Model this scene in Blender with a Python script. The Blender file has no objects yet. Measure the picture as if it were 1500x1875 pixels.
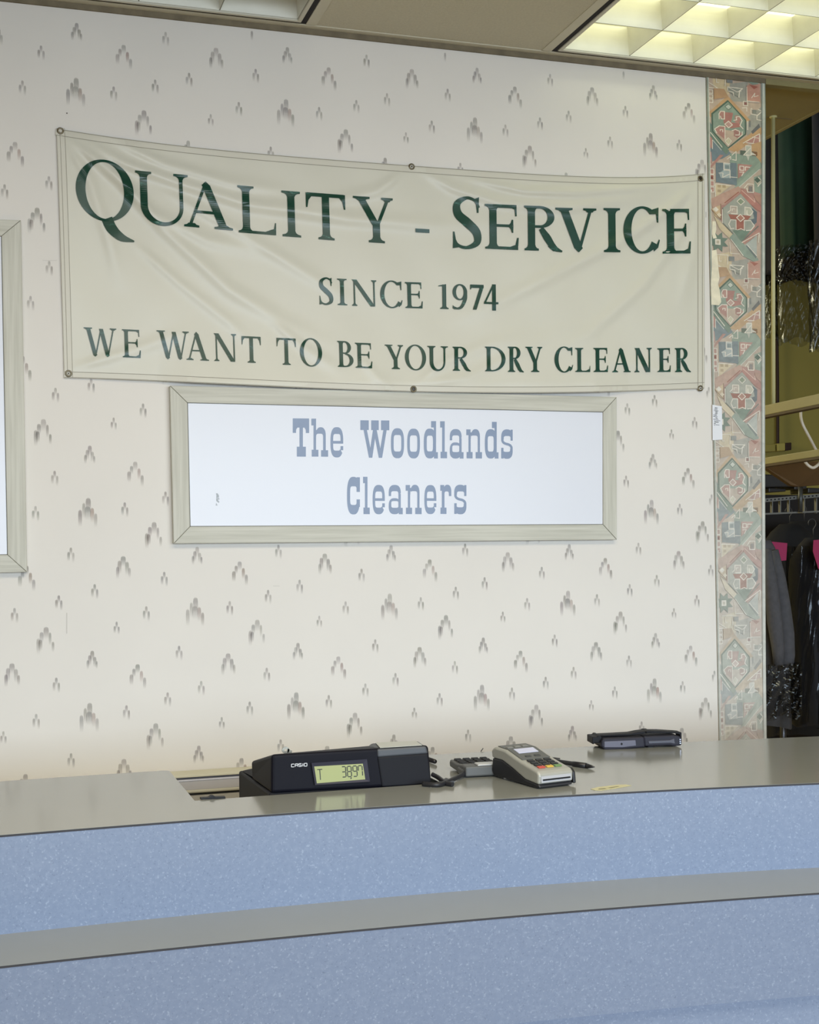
import bpy, bmesh, math, random
import numpy as np
from mathutils import Vector, Matrix

# ---------------------------------------------------------------- camera, world, lights
S = bpy.context.scene
C = S.collection
F, YAW, PIT, ROL = 2425.59, 0.31082, 0.02667, 0.01354
CAM = np.array([0.0, -3.327, 1.42])
_cy, _sy, _cp, _sp = math.cos(YAW), math.sin(YAW), math.cos(PIT), math.sin(PIT)
_f = np.array([_sy * _cp, _cy * _cp, _sp])
_r = np.array([_cy, -_sy, 0.0])
_d = np.cross(_f, _r)
_c, _s = math.cos(ROL), math.sin(ROL)
_r, _d = _c * _r + _s * _d, -_s * _r + _c * _d
RM = np.array([_r, _d, _f])
cd = bpy.data.cameras.new('camera')
cam = bpy.data.objects.new('camera', cd)
C.objects.link(cam)
cd.sensor_fit = 'AUTO'
cd.sensor_width = 36.0
cd.lens = F * 36.0 / 1875.0
cd.clip_start = 0.02
cam.matrix_world = Matrix(((_r[0], -_d[0], -_f[0], CAM[0]), (_r[1], -_d[1], -_f[1], CAM[1]),
                           (_r[2], -_d[2], -_f[2], CAM[2]), (0, 0, 0, 1)))
S.camera = cam
S.view_settings.view_transform = 'Standard'
S.view_settings.look = 'None'
S.view_settings.gamma = 1.0
S.view_settings.use_curve_mapping = False
S.view_settings.exposure = 0.0
try:
    S.cycles.use_denoising = True
    S.cycles.max_bounces = 8
    S.cycles.sample_clamp_indirect = 6.0
    S.cycles.caustics_reflective = False
    S.cycles.caustics_refractive = False
except Exception:
    pass
W = bpy.data.worlds.new('daylight')
S.world = W
W.use_nodes = True
W.node_tree.nodes['Background'].inputs['Color'].default_value = (0.75, 0.86, 1.0, 1)
W.node_tree.nodes['Background'].inputs['Strength'].default_value = 1.0


def area(name, loc, rot, sx, sy, power, col, spread=math.pi):
    l = bpy.data.lights.new(name, 'AREA')
    l.shape = 'RECTANGLE'
    l.size, l.size_y, l.energy, l.color, l.spread = sx, sy, power, col, spread
    o = bpy.data.objects.new(name, l)
    o.location, o.rotation_euler = loc, rot
    C.objects.link(o)
    return o


HALF = math.pi / 2
# daylight entering by the shop windows behind the camera
area('window_daylight', (1.5, -6.15, 1.68), (HALF - math.radians(14), 0, 0), 5.2, 1.4, 77, (0.74, 0.87, 1.0), math.radians(84))
# unseen warm area light added overhead to brighten the room, no fixture modelled
area('warm_overhead_fill', (0.6, -2.6, 2.74), (0, 0, 0), 2.4, 1.2, 56, (1.0, 0.88, 0.68))
# unseen area light added to brighten the garment room
area('garment_room_fill', (1.2, 1.9, 2.70), (0, math.radians(-25), 0), 1.2, 0.5, 75, (1.0, 0.90, 0.58))


# ---------------------------------------------------------------- pixel ray helpers (onto real planes)
def ray(px, py):
    return RM.T @ np.array([(px - 750) / F, (py - 937.5) / F, 1.0])


def onY(px, py, Y=0.0):
    v = ray(px, py)
    return CAM + v * (Y - CAM[1]) / v[1]


def onZ(px, py, Z):
    v = ray(px, py)
    return CAM + v * (Z - CAM[2]) / v[2]


def proj(P):
    q = RM @ (np.array(P) - CAM)
    return 750 + F * q[0] / q[2], 937.5 + F * q[1] / q[2]


def lin(c):
    return tuple(((v / 255) / 12.92 if v / 255 <= 0.04045 else ((v / 255 + 0.055) / 1.055) ** 2.4) for v in c)


# ---------------------------------------------------------------- materials
MATS = {}


def mat(name, col, rough=0.6, metal=0.0, spec=0.5, noise=0.0, nscale=20, bump=0.0, bscale=200, coat=0.0, emit=None, estr=0.0):
    if name in MATS:
        return MATS[name]
    m = bpy.data.materials.new(name)
    m.use_nodes = True
    nt = m.node_tree
    b = nt.nodes['Principled BSDF']
    c = lin(col) + (1,)
    b.inputs['Base Color'].default_value = c
    b.inputs['Roughness'].default_value = rough
    b.inputs['Metallic'].default_value = metal
    b.inputs['Specular IOR Level'].default_value = spec
    b.inputs['Coat Weight'].default_value = coat
    b.inputs['Coat Roughness'].default_value = 0.1
    tc = nt.nodes.new('ShaderNodeTexCoord')
    if noise > 0:
        n = nt.nodes.new('ShaderNodeTexNoise')
        n.inputs['Scale'].default_value = nscale
        n.inputs['Detail'].default_value = 5
        nt.links.new(tc.outputs['Object'], n.inputs['Vector'])
        r = nt.nodes.new('ShaderNodeMapRange')
        r.inputs['From Min'].default_value = 0.25
        r.inputs['From Max'].default_value = 0.75
        r.inputs['To Min'].default_value = 1 - noise
        r.inputs['To Max'].default_value = 1 + noise
        nt.links.new(n.outputs['Fac'], r.inputs['Value'])
        mx = nt.nodes.new('ShaderNodeMix')
        mx.data_type = 'RGBA'
        mx.blend_type = 'MULTIPLY'
        mx.inputs['Factor'].default_value = 1
        mx.inputs['A'].default_value = c
        nt.links.new(r.outputs['Result'], mx.inputs['B'])
        nt.links.new(mx.outputs['Result'], b.inputs['Base Color'])
    if bump > 0:
        n2 = nt.nodes.new('ShaderNodeTexNoise')
        n2.inputs['Scale'].default_value = bscale
        n2.inputs['Detail'].default_value = 4
        nt.links.new(tc.outputs['Object'], n2.inputs['Vector'])
        bp = nt.nodes.new('ShaderNodeBump')
        bp.inputs['Strength'].default_value = bump
        bp.inputs['Distance'].default_value = 0.002
        nt.links.new(n2.outputs['Fac'], bp.inputs['Height'])
        nt.links.new(bp.outputs['Normal'], b.inputs['Normal'])
    if emit:
        b.inputs['Emission Color'].default_value = lin(emit) + (1,)
        b.inputs['Emission Strength'].default_value = estr
    MATS[name] = m
    return m


def speckle(name, base, light, dark, rough):
    """laminate with fine light and dark flecks"""
    m = mat(name, base, rough)
    nt = m.node_tree
    b = nt.nodes['Principled BSDF']
    tc = nt.nodes.new('ShaderNodeTexCoord')
    last = None
    prev = lin(base) + (1,)
    for (sc, lo, hi, c, k) in ((260, 0.60, 0.70, light, 0.55), (310, 0.62, 0.72, dark, 0.5), (120, 0.45, 0.75, light, 0.18)):
        n = nt.nodes.new('ShaderNodeTexNoise')
        n.inputs['Scale'].default_value = sc
        n.inputs['Detail'].default_value = 2
        nt.links.new(tc.outputs['Object'], n.inputs['Vector'])
        r = nt.nodes.new('ShaderNodeMapRange')
        r.inputs['From Min'].default_value = lo
        r.inputs['From Max'].default_value = hi
        r.inputs['To Min'].default_value = 0
        r.inputs['To Max'].default_value = k
        nt.links.new(n.outputs['Fac'], r.inputs['Value'])
        mx = nt.nodes.new('ShaderNodeMix')
        mx.data_type = 'RGBA'
        mx.inputs['A'].default_value = prev
        mx.inputs['B'].default_value = lin(c) + (1,)
        nt.links.new(r.outputs['Result'], mx.inputs['Factor'])
        if last:
            nt.links.new(last.outputs['Result'], mx.inputs['A'])
        last = mx
    nt.links.new(last.outputs['Result'], b.inputs['Base Color'])
    return m


def paint(name, rough, noise=0.0, nscale=40, alpha=False):
    """colour comes from the mesh's printed-pattern attribute"""
    m = bpy.data.materials.new(name)
    m.use_nodes = True
    nt = m.node_tree
    b = nt.nodes['Principled BSDF']
    b.inputs['Roughness'].default_value = rough
    b.inputs['Specular IOR Level'].default_value = 0.3
    a = nt.nodes.new('ShaderNodeAttribute')
    a.attribute_name = 'Col'
    src = a.outputs['Color']
    if noise:
        tc = nt.nodes.new('ShaderNodeTexCoord')
        n = nt.nodes.new('ShaderNodeTexNoise')
        n.inputs['Scale'].default_value = nscale
        n.inputs['Detail'].default_value = 6
        n.inputs['Distortion'].default_value = 0.6
        nt.links.new(tc.outputs['Object'], n.inputs['Vector'])
        r = nt.nodes.new('ShaderNodeMapRange')
        r.inputs['From Min'].default_value = 0.3
        r.inputs['From Max'].default_value = 0.7
        r.inputs['To Min'].default_value = 1 - noise
        r.inputs['To Max'].default_value = 1 + noise
        nt.links.new(n.outputs['Fac'], r.inputs['Value'])
        mx = nt.nodes.new('ShaderNodeMix')
        mx.data_type = 'RGBA'
        mx.blend_type = 'MULTIPLY'
        mx.inputs['Factor'].default_value = 1
        nt.links.new(src, mx.inputs['A'])
        nt.links.new(r.outputs['Result'], mx.inputs['B'])
        src = mx.outputs['Result']
    nt.links.new(src, b.inputs['Base Color'])
    if alpha:
        nt.links.new(a.outputs['Alpha'], b.inputs['Alpha'])
    MATS[name] = m
    return m


def wood(name, c1, c2, axis):
    m = mat(name, c1, 0.55)
    nt = m.node_tree
    b = nt.nodes['Principled BSDF']
    tc = nt.nodes.new('ShaderNodeTexCoord')
    mp = nt.nodes.new('ShaderNodeMapping')
    sc = [90.0, 90.0, 90.0]
    sc[axis] = 3.0
    mp.inputs['Scale'].default_value = sc
    nt.links.new(tc.outputs['Object'], mp.inputs['Vector'])
    n = nt.nodes.new('ShaderNodeTexNoise')
    n.inputs['Scale'].default_value = 1.6
    n.inputs['Detail'].default_value = 6
    nt.links.new(mp.outputs['Vector'], n.inputs['Vector'])
    r = nt.nodes.new('ShaderNodeValToRGB')
    r.color_ramp.elements[0].position = 0.35
    r.color_ramp.elements[1].position = 0.65
    r.color_ramp.elements[0].color = lin(c2) + (1,)
    r.color_ramp.elements[1].color = lin(c1) + (1,)
    nt.links.new(n.outputs['Fac'], r.inputs['Fac'])
    nt.links.new(r.outputs['Color'], b.inputs['Base Color'])
    return m


def film(name, amount=0.25, tint=(200, 205, 210)):
    """thin clear plastic garment film"""
    m = bpy.data.materials.new(name)
    m.use_nodes = True
    nt = m.node_tree
    for n in list(nt.nodes):
        nt.nodes.remove(n)
    out = nt.nodes.new('ShaderNodeOutputMaterial')
    tr = nt.nodes.new('ShaderNodeBsdfTransparent')
    tr.inputs['Color'].default_value = (0.66, 0.66, 0.66, 1)
    gl = nt.nodes.new('ShaderNodeBsdfGlossy')
    gl.inputs['Roughness'].default_value = 0.12
    gl.inputs['Color'].default_value = lin(tint) + (1,)
    mx = nt.nodes.new('ShaderNodeMixShader')
    mx.inputs['Fac'].default_value = amount
    nt.links.new(tr.outputs[0], mx.inputs[1])
    nt.links.new(gl.outputs[0], mx.inputs[2])
    nt.links.new(mx.outputs[0], out.inputs['Surface'])
    MATS[name] = m
    return m


# ---------------------------------------------------------------- mesh builder
class MB:
    def __init__(self):
        self.v, self.f, self.mi, self.col = [], [], [], []
        self.ms = []

    def m(self, m):
        if m not in self.ms:
            self.ms.append(m)
        return self.ms.index(m)

    def face(self, pts, m, col=None, smooth=False):
        i = len(self.v)
        self.v += [tuple(p) for p in pts]
        self.f.append(list(range(i, i + len(pts))))
        self.mi.append(self.m(m))
        self.col.append(col)
        return self

    def raw(self, vs, fs, m):
        i = len(self.v)
        self.v += [tuple(p) for p in vs]
        k = self.m(m)
        for f in fs:
            self.f.append([i + a for a in f])
            self.mi.append(k)
            self.col.append(None)
        return self

    def box(self, lo, hi, m, M=None):
        x0, y0, z0 = lo
        x1, y1, z1 = hi
        vs = [Vector(p) for p in ((x0, y0, z0), (x1, y0, z0), (x1, y1, z0), (x0, y1, z0), (x0, y0, z1), (x1, y0, z1), (x1, y1, z1), (x0, y1, z1))]
        if M is not None:
            vs = [M @ p for p in vs]
        return self.raw(vs, [(0, 3, 2, 1), (4, 5, 6, 7), (0, 1, 5, 4), (1, 2, 6, 5), (2, 3, 7, 6), (3, 0, 4, 7)], m)

    def hexa(self, b, t, m):
        """solid from bottom quad b and top quad t (same order)"""
        return self.raw(list(b) + list(t), [(0, 3, 2, 1), (4, 5, 6, 7), (0, 1, 5, 4), (1, 2, 6, 5), (2, 3, 7, 6), (3, 0, 4, 7)], m)

    def prism(self, poly, ext, m):
        """poly: list of 3D points, ext: extrusion vector"""
        n = len(poly)
        e = Vector(ext)
        a = [Vector(p) for p in poly]
        vs = a + [p + e for p in a]
        fs = [list(range(n))[::-1], list(range(n, 2 * n))] + [(i, (i + 1) % n, n + (i + 1) % n, n + i) for i in range(n)]
        return self.raw(vs, fs, m)

    def tube(self, pts, r, m, n=10, caps=True):
        pts = [Vector(p) for p in pts]
        rs = r if isinstance(r, (list, tuple)) else [r] * len(pts)
        vs, fs = [], []
        up = None
        for i, p in enumerate(pts):
            t = (pts[min(i + 1, len(pts) - 1)] - pts[max(i - 1, 0)]).normalized()
            if up is None:
                up = t.orthogonal().normalized()
            up = (up - t * up.dot(t)).normalized()
            w = t.cross(up)
            for k in range(n):
                a = 2 * math.pi * k / n
                vs.append(p + (up * math.cos(a) + w * math.sin(a)) * rs[i])
        for i in range(len(pts) - 1):
            for k in range(n):
                fs.append((i * n + k, i * n + (k + 1) % n, (i + 1) * n + (k + 1) % n, (i + 1) * n + k))
        if caps:
            fs.append(list(range(n))[::-1])
            fs.append([(len(pts) - 1) * n + k for k in range(n)])
        return self.raw(vs, fs, m)

    def grid(self, fn, nu, nv, m):
        vs = [fn(i / nu, j / nv) for j in range(nv + 1) for i in range(nu + 1)]
        fs = [(j * (nu + 1) + i, j * (nu + 1) + i + 1, (j + 1) * (nu + 1) + i + 1, (j + 1) * (nu + 1) + i) for j in range(nv) for i in range(nu)]
        return self.raw(vs, fs, m)

    def build(self, name, parent=None, smooth=False, bevel=0.0, seg=2, origin=None, weld=False):
        me = bpy.data.meshes.new(name)
        off = Vector(origin) if origin is not None else Vector((0, 0, 0))
        if parent is not None and origin is None:
            off = Vector((0, 0, 0))
        me.from_pydata([tuple(Vector(p) - off) for p in self.v], [], self.f)
        for m in self.ms:
            me.materials.append(m)
        me.polygons.foreach_set('material_index', self.mi)
        if any(c is not None for c in self.col):
            ca = me.color_attributes.new('Col', 'FLOAT_COLOR', 'CORNER')
            for p, c in zip(me.polygons, self.col):
                for k, li in enumerate(p.loop_indices):
                    if c is None:
                        ca.data[li].color = (1, 1, 1, 1)
                    elif isinstance(c[0], (tuple, list)):
                        ca.data[li].color = c[k]
                    else:
                        ca.data[li].color = c
        if weld:
            bm = bmesh.new()
            bm.from_mesh(me)
            bmesh.ops.remove_doubles(bm, verts=bm.verts, dist=1e-5)
            bmesh.ops.recalc_face_normals(bm, faces=bm.faces)
            bm.to_mesh(me)
            bm.free()
        if smooth:
            me.polygons.foreach_set('use_smooth', [True] * len(me.polygons))
        me.update()
        o = bpy.data.objects.new(name, me)
        C.objects.link(o)
        o.location = off
        if parent is not None:
            o.parent = parent
            o.matrix_parent_inverse = Matrix.Translation(-Vector(world_loc(parent)))
        if bevel > 0:
            b = o.modifiers.new('bevel', 'BEVEL')
            b.width = bevel
            b.segments = seg
            b.limit_method = 'ANGLE'
            b.angle_limit = math.radians(35)
            b.harden_normals = False
        return o


def world_loc(o):
    l = Vector(o.location)
    if o.parent is not None:
        l = l + Vector(world_loc(o.parent)) + o.matrix_parent_inverse.translation
    return l


def tag(o, label, cat, group=None, kind=None):
    o['label'] = label
    o['category'] = cat
    if group:
        o['group'] = group
    if kind:
        o['kind'] = kind
    return o


def thing(name, loc, label, cat, group=None):
    o = bpy.data.objects.new(name, None)
    o.empty_display_size = 0.05
    C.objects.link(o)
    o.location = loc
    return tag(o, label, cat, group)


def struct(o):
    o['kind'] = 'structure'
    return o


# ================================================================ SETTING
CZ = float(onY(750, 1386, -0.72)[2])      # counter top height
ZC = 2.7743                               # ceiling height
RX0, RX1 = -2.6, 5.6
FY = -6.2

M_PAPER = mat('wallpaper_ground', (228, 223, 216), 0.75, noise=0.025, nscale=3, bump=0.05, bscale=500)
M_MOTIF = paint('wallpaper_motif', 0.8, alpha=True)
M_CEIL = mat('ceiling_tile', (198, 191, 170), 0.9, noise=0.06, nscale=160, bump=0.5, bscale=260)
M_TEE = mat('ceiling_tee', (204, 198, 178), 0.6, noise=0.04, nscale=8)
M_SIDE = mat('side_wall_paint', (205, 198, 186), 0.8, noise=0.03, nscale=4)
M_FLOOR = mat('floor_vinyl', (198, 174, 128), 0.55, noise=0.1, nscale=7)
M_OLIVE = mat('olive_wall_paint', (150, 140, 72), 0.8, noise=0.05, nscale=3)
M_BLACK = mat('black_plastic', (18, 18, 21), 0.5, spec=0.25)
M_STRIP = mat('brown_grey_strip', (118, 108, 88), 0.85, noise=0.22, nscale=30)  # mottled brown-grey, for the ceiling-edge strip and the rear ceiling seam

# ---- wallpapered wall with its printed motifs
PL, PR = 1.9801, 2.157
wb = MB()
wb.box((RX0, 0, 0), (PL, 0.11, ZC), M_PAPER)
QX = [0.00734, -0.00237, -0.00318, 0.0092]
LX = dict(A=0.15114, B=0.19786, C=0.25149, D=0.18478, M=0.15276, s3=0.13873, s5=0.23121, s6=0.20645, s7=0.28101, s9=0.17686, s11=0.26778, s12=0.24651)
LZ = dict(A=-0.03519, B=-0.05363, C=-0.0038, D=-0.0087, M=0.00311, s3=-0.07118, s5=-0.02376, s6=-0.03098, s7=-0.01618, s9=-0.03874, s11=-0.04153, s12=-0.05216)
CX = [0.15278, 0.00023, 0.0033, -0.00453, -0.00021, 0.00734, -0.00237, -0.00318, 0.0092]
CZC = [-0.00104, -0.07531, -0.00067, -0.00117, 0.01172, 0.00123, -0.00384, -0.00444, 0.00363]
GR, RD = (124, 119, 118), (146, 108, 100)
# strokes: centre x, top y, width, length, tint   (in 1/660 m)
ST = {
    'A': [(0, 0, 8, 24, GR), (-7, 8, 5, 26, GR), (-13, 19, 6, 28, GR), (6, 16, 6, 24, RD), (11.5, 25, 5, 23, GR), (-1, 14, 9, 22, GR)],
    'B': [(0, 0, 8, 20, GR), (-7, 8, 6, 17, GR), (-12, 18, 6, 26, GR), (6, 9, 4, 21, GR), (10.5, 24, 4, 17, GR), (-9, 20, 6, 18, GR)],
    'C': [(0, 0, 8, 17, GR), (-6, 7, 6, 22, GR), (6, 9, 6, 22, GR), (-9, 17, 5, 20, GR), (10, 19, 4, 17, GR)],
    'D': [(0, 0, 7, 15, GR), (-6, 7, 5, 14, GR), (-10, 16, 6, 18, GR), (6, 11, 5, 19, RD), (11, 22, 5, 19, GR)],
    'M': [(0, 0, 6, 17, GR), (-4, 7, 5, 17, GR), (4, 10, 5, 17, GR), (-7, 15, 4, 15, GR), (7, 17, 3, 13, GR)],
    's': [(0, 0, 4, 13, GR), (-3.6, 7, 4, 15, GR), (3.8, 8, 3.6, 17, GR)],
    's12': [(0, 0, 3.4, 12, GR), (-3, 7, 3.4, 12, GR), (3.2, 8, 3.2, 13, GR)],
}
PROF = [(0.0, 0.35, 0.25), (0.10, 0.85, 0.9), (0.30, 1.0, 0.95), (0.62, 1.0, 0.55), (1.0, 0.85, 0.0)]
rnd = random.Random(4)
depth = 0
for k in LX:
    for r in range(-9, 5):
        for c in range(-8, 16):
            X0 = LX[k] + CX[0] * (c + .5 * r) + CX[1] * r
            Z0 = LZ[k] + CZC[0] * (c + .5 * r) + CZC[1] * r
            X, Z = X0, Z0
            for _ in range(3):
                px, py = proj((X * 3.327, 0, CAM[2] + Z * 3.327))
                if not (-400 < px < 1700 and -300 < py < 2100):
                    break
                u, v = (px - 750) / 750, (py - 937.5) / 937.5
                ft = [u * u, u * v, v * v, u ** 3, v ** 3, u * u * v, u * v * v]
                X = X0 + float(np.dot(CX[2:], ft))
                Z = Z0 + float(np.dot(CZC[2:], ft))
            if not (-80 < px < 1330 and -40 < py < 1560):
                continue
            x, z = X * 3.327, CAM[2] + Z * 3.327
            st = ST[k] if k in ST else ST['s']
            for (dx, dy, w, L, tint) in st:
                tc = tuple(a + rnd.uniform(-8, 8) for a in tint)
                lc = lin(tc)
                al = rnd.uniform(0.26, 0.40)
                y = -0.0003 - 0.00004 * (depth % 7)
                depth += 1
                for (t0, w0, a0), (t1, w1, a1) in zip(PROF[:-1], PROF[1:]):
                    s = 1 / 660
                    cxm = x + dx * s
                    if cxm + w * s > PL or z - dy * s > ZC - 0.02:
                        continue
                    za, zb = z - (dy + L * t0) * s, z - (dy + L * t1) * s
                    wb.face([(cxm - w * w1 * s / 2, y, zb), (cxm + w * w1 * s / 2, y, zb), (cxm + w * w0 * s / 2, y, za), (cxm - w * w0 * s / 2, y, za)],
                            M_MOTIF, [lc + (a1 * al,), lc + (a1 * al,), lc + (a0 * al,), lc + (a0 * al,)])
# small scuffs of the old paper
M_SCUFF = mat('wall_scuff', (92, 86, 80), 0.9)
M_SCUFF2 = mat('wall_scuff_pale', (206, 201, 194), 0.9)
for (x0, y0, x1, y1, m_) in ((121.2, 206.2, 123.8, 208.2, M_SCUFF), (121.5, 1122, 123.2, 1160, M_SCUFF2), (78, 476.5, 104, 477.2, M_SCUFF2), (500, 1072.6, 512, 1073.4, M_SCUFF2), (1292, 388, 1294, 398, M_SCUFF2)):
    wb.face([tuple(onY(px, py, -0.0007)) for px, py in ((x0, y1), (x1, y1), (x1, y0), (x0, y0))], m_)
wall_back = struct(wb.build('wall_back'))

# ---- end of the wall, covered in a figured border paper
M_BORDER = paint('border_paper', 0.8, noise=0.10, nscale=45)
pb = MB()


def pil_x(u, z):      # u 0..1 across the pillar face
    k = (z - 0.86) / (2.70 - 0.86)
    xr = 2.1343 + (2.1749 - 2.1343) * max(0.0, min(1.0, k)) ** 1.3
    return PL + (xr - PL) * u


NZ = 24
zs = [ZC * i / NZ for i in range(NZ + 1)]
M_ENDC = mat('border_paper_side', (176, 172, 158), 0.8, noise=0.1, nscale=20)
for a, b in zip(zs[:-1], zs[1:]):
    pb.hexa([(PL, -0.002, a), (pil_x(1, a), -0.002, a), (pil_x(1, a), 0.11, a), (PL, 0.11, a)],
            [(PL, -0.002, b), (pil_x(1, b), -0.002, b), (pil_x(1, b), 0.11, b), (PL, 0.11, b)], M_ENDC)
ap = [float(onY(1340, y)[2]) for y in (186, 520, 848, 1171)]
zper = (ap[0] - ap[3]) / 3
zap = ap[0]
layer = [0]


def fade(c, z):
    """border paper bleached towards the lower half, with some daylight tint mixed in"""
    k = max(0.0, min(1.0, (2.55 - z) / 1.5))
    g = sum(c) / 3
    c2 = [a + (g - a) * (0.2 + 0.38 * k) for a in c]
    c2 = [a + ((224, 222, 212)[i] - a) * 0.5 * k for i, a in enumerate(c2)]
    return lin(c2) + (1,)


def pshape(poly, col, tile, dx=0, lev=None):
    """poly in the border's own drawing units: x 35..725 across, y 405 = apex of a tile, 2408 per tile"""
    layer[0] += 1
    y = -0.0022 - 0.000008 * layer[0]
    pts = []
    for (cx, cy) in poly:
        u = (cx - 35) / 690
        z = zap - zper * ((cy - 405) / 2385 + tile)
        pts.append((u, z))
    # clip to visible wall
    if all(z > ZC - 0.005 for u, z in pts) or all(z < 0.75 for u, z in pts):
        return
    pts = [(min(max(u, 0.0), 1.0), min(max(z, 0.7), ZC - 0.005)) for u, z in pts]
    zc = sum(z for u, z in pts) / len(pts)
    pb.face([(pil_x(u, z), y, z) for u, z in reversed(pts)], M_BORDER, [fade(col, z) for u, z in reversed(pts)])


def pline(pts, w, col, tile, closed=False):
    if closed:
        pts = pts + [pts[0]]
    for (x0, y0), (x1, y1) in zip(pts[:-1], pts[1:]):
        dx, dy = x1 - x0, y1 - y0
        n = math.hypot(dx, dy) or 1
        w = w * 1.05
        ox, oy = -dy / n * w / 2, dx / n * w / 2
        ex, ey = dx / n * w * 0.3, dy / n * w * 0.3
        pshape([(x0 + ox - ex, y0 + oy - ey), (x1 + ox + ex, y1 + oy + ey), (x1 - ox + ex, y1 - oy + ey), (x0 - ox - ex, y0 - oy - ey)], col, tile)


def rect(x0, y0, x1, y1):
    return [(x0, y0), (x1, y0), (x1, y1), (x0, y1)]


def dia(cx, cy, r):
    return [(cx, cy - r), (cx + r, cy), (cx, cy + r), (cx - r, cy)]


ORG, PNK, RED, GRN, DGR, BLU, GRY, CRM, LGT, PCH = (204, 158, 108), (190, 134, 120), (172, 96, 78), (142, 160, 140), (84, 108, 92), (118, 136, 142), (164, 160, 146), (214, 190, 146), (228, 216, 196), (196, 170, 146)
for t in range(-1, 6):
    layer[0] = 0
    for dx_ in (0,):
        pshape(rect(35, 405, 725, 2790), PCH, t)
        # soft ground patches
        pshape([(35, 640), (250, 1040), (320, 1110), (210, 1190), (35, 1260)], BLU, t)
        pshape([(300, 1110), (700, 1080), (700, 1250), (400, 1560), (300, 1500)], GRN, t)
        pshape([(470, 640), (700, 420), (700, 800), (520, 900)], GRY, t)
        pshape([(590, 1400), (700, 1350), (700, 1700), (600, 1620)], GRN, t)
        pshape([(430, 1560), (690, 1620), (690, 2150), (430, 2300), (205, 2040), (60, 1880)], PNK, t)
        pshape([(300, 2560), (520, 2500), (540, 2780), (320, 2790)], GRY, t)
        pshape([(110, 2480), (320, 2420), (300, 2700), (130, 2760)], CRM, t)
        # orange bands of the upper lozenge
        pshape([(45, 600), (285, 330), (285, 420), (100, 610), (95, 660)], ORG, t)
        pshape([(280, 330), (560, 650), (500, 660), (280, 420)], ORG, t)
        # upper lozenge
        L1 = [(285, 405), (490, 640), (490, 830), (280, 1040), (100, 830), (98, 600)]
        pshape(L1, GRN, t)
        pshape([(280, 1030), (130, 850), (160, 800), (420, 800), (460, 840)], PCH, t)
        pline(L1, 15, DGR, t, True)
        pshape(dia(290, 485, 40), (190, 196, 178), t)
        pline(dia(290, 485, 40), 6, DGR, t, True)
        pshape([(240, 560), (345, 560), (320, 690), (440, 690), (430, 740), (320, 770), (250, 760), (230, 690)], (184, 120, 108), t)
        pshape(rect(180, 552, 243, 655), PNK, t)
        pline([(180, 660), (180, 590), (200, 552), (243, 552), (243, 655), (205, 655), (195, 620)], 9, LGT, t)
        pshape([(365, 590), (415, 590), (440, 640), (410, 700), (365, 680)], PNK, t)
        pline([(350, 660), (385, 650), (380, 610), (420, 600), (450, 650), (425, 720), (460, 760)], 9, LGT, t)
        pshape([(125, 800), (180, 750), (246, 750), (246, 930), (150, 850)], PNK, t)
        pline([(246, 930), (246, 752), (180, 752), (125, 800), (150, 850)], 9, LGT, t)
        pline([(190, 820), (190, 800), (220, 800), (220, 830)], 8, LGT, t)
        pshape([(350, 775), (410, 780), (445, 830), (400, 895), (350, 870)], (180, 126, 114), t)
        pline([(330, 800), (370, 780), (420, 800), (415, 850), (370, 855)], 10, LGT, t)
        pline([(450, 800), (450, 845), (400, 895)], 9, LGT, t)
        pshape(dia(290, 722, 45), (198, 150, 136), t)
        pline(dia(290, 722, 45), 9, LGT, t, True)
        pshape([(285, 900), (322, 940), (285, 1000), (245, 950)], (206, 196, 160), t)
        pline([(285, 900), (322, 940), (285, 1000), (245, 950)], 7, LGT, t, True)
        # green band lower left
        pshape([(35, 690), (75, 720), (100, 850), (300, 1060), (260, 1130), (60, 880), (35, 800)], (116, 140, 120), t)
        pline([(75, 850), (210, 1035)], 9, LGT, t)
        pline([(100, 950), (200, 1075)], 8, (200, 206, 190), t)
        pline([(95, 950), (95, 1070)], 8, LGT, t)
        pshape([(70, 900), (95, 930), (90, 1060), (60, 1060)], PNK, t)
        # orange band lower right and grey stripe
        pshape([(275, 1060), (600, 770), (700, 700), (700, 790), (380, 1090)], ORG, t)
        pshape([(555, 790), (650, 670), (665, 720), (575, 820)], (112, 112, 110), t)
        pline([(515, 650), (515, 770)], 9, LGT, t)
        pshape(rect(530, 640, 552, 730), (130, 132, 128), t)
        pline([(620, 520), (555, 475), (555, 550), (630, 560), (690, 500)], 9, LGT, t)
        pline([(640, 480), (690, 500), (625, 570), (625, 620), (690, 625)], 9, LGT, t)
        pshape(rect(570, 490, 620, 545), (138, 140, 128), t)
        pline(rect(465, 385 + 5, 515, 445), 8, LGT, t, True)
        pshape(rect(475, 400, 505, 435), (150, 96, 88), t)
        pline([(450, 480), (505, 470), (505, 520)], 8, LGT, t)
        pshape([(480, 955), (655, 810), (655, 955)], PNK, t)
        pline([(460, 955), (655, 808), (655, 950), (500, 945)], 9, LGT, t)
        pline([(570, 860), (650, 870)], 7, LGT, t)
        pline([(580, 940), (600, 870)], 7, LGT, t)
        pshape([(560, 960), (700, 900), (700, 1240), (640, 1150), (560, 1060)], ORG, t)
        # cross
        pshape(rect(425, 1055, 625, 1115), (100, 112, 96), t)
        pshape(rect(560, 1060, 630, 1110), (140, 96, 62), t)
        pshape([(490, 985), (555, 985), (555, 1060), (610, 1095), (540, 1115), (520, 1190), (490, 1110)], (190, 190, 172), t)
        pline([(490, 1050), (490, 985), (555, 985), (555, 1110), (465, 1115), (550, 1010)], 9, LGT, t)
        pline([(560, 1090), (610, 1100)], 9, LGT, t)
        pline([(325, 1130), (375, 1075), (375, 1195), (330, 1190)], 9, LGT, t)
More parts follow.
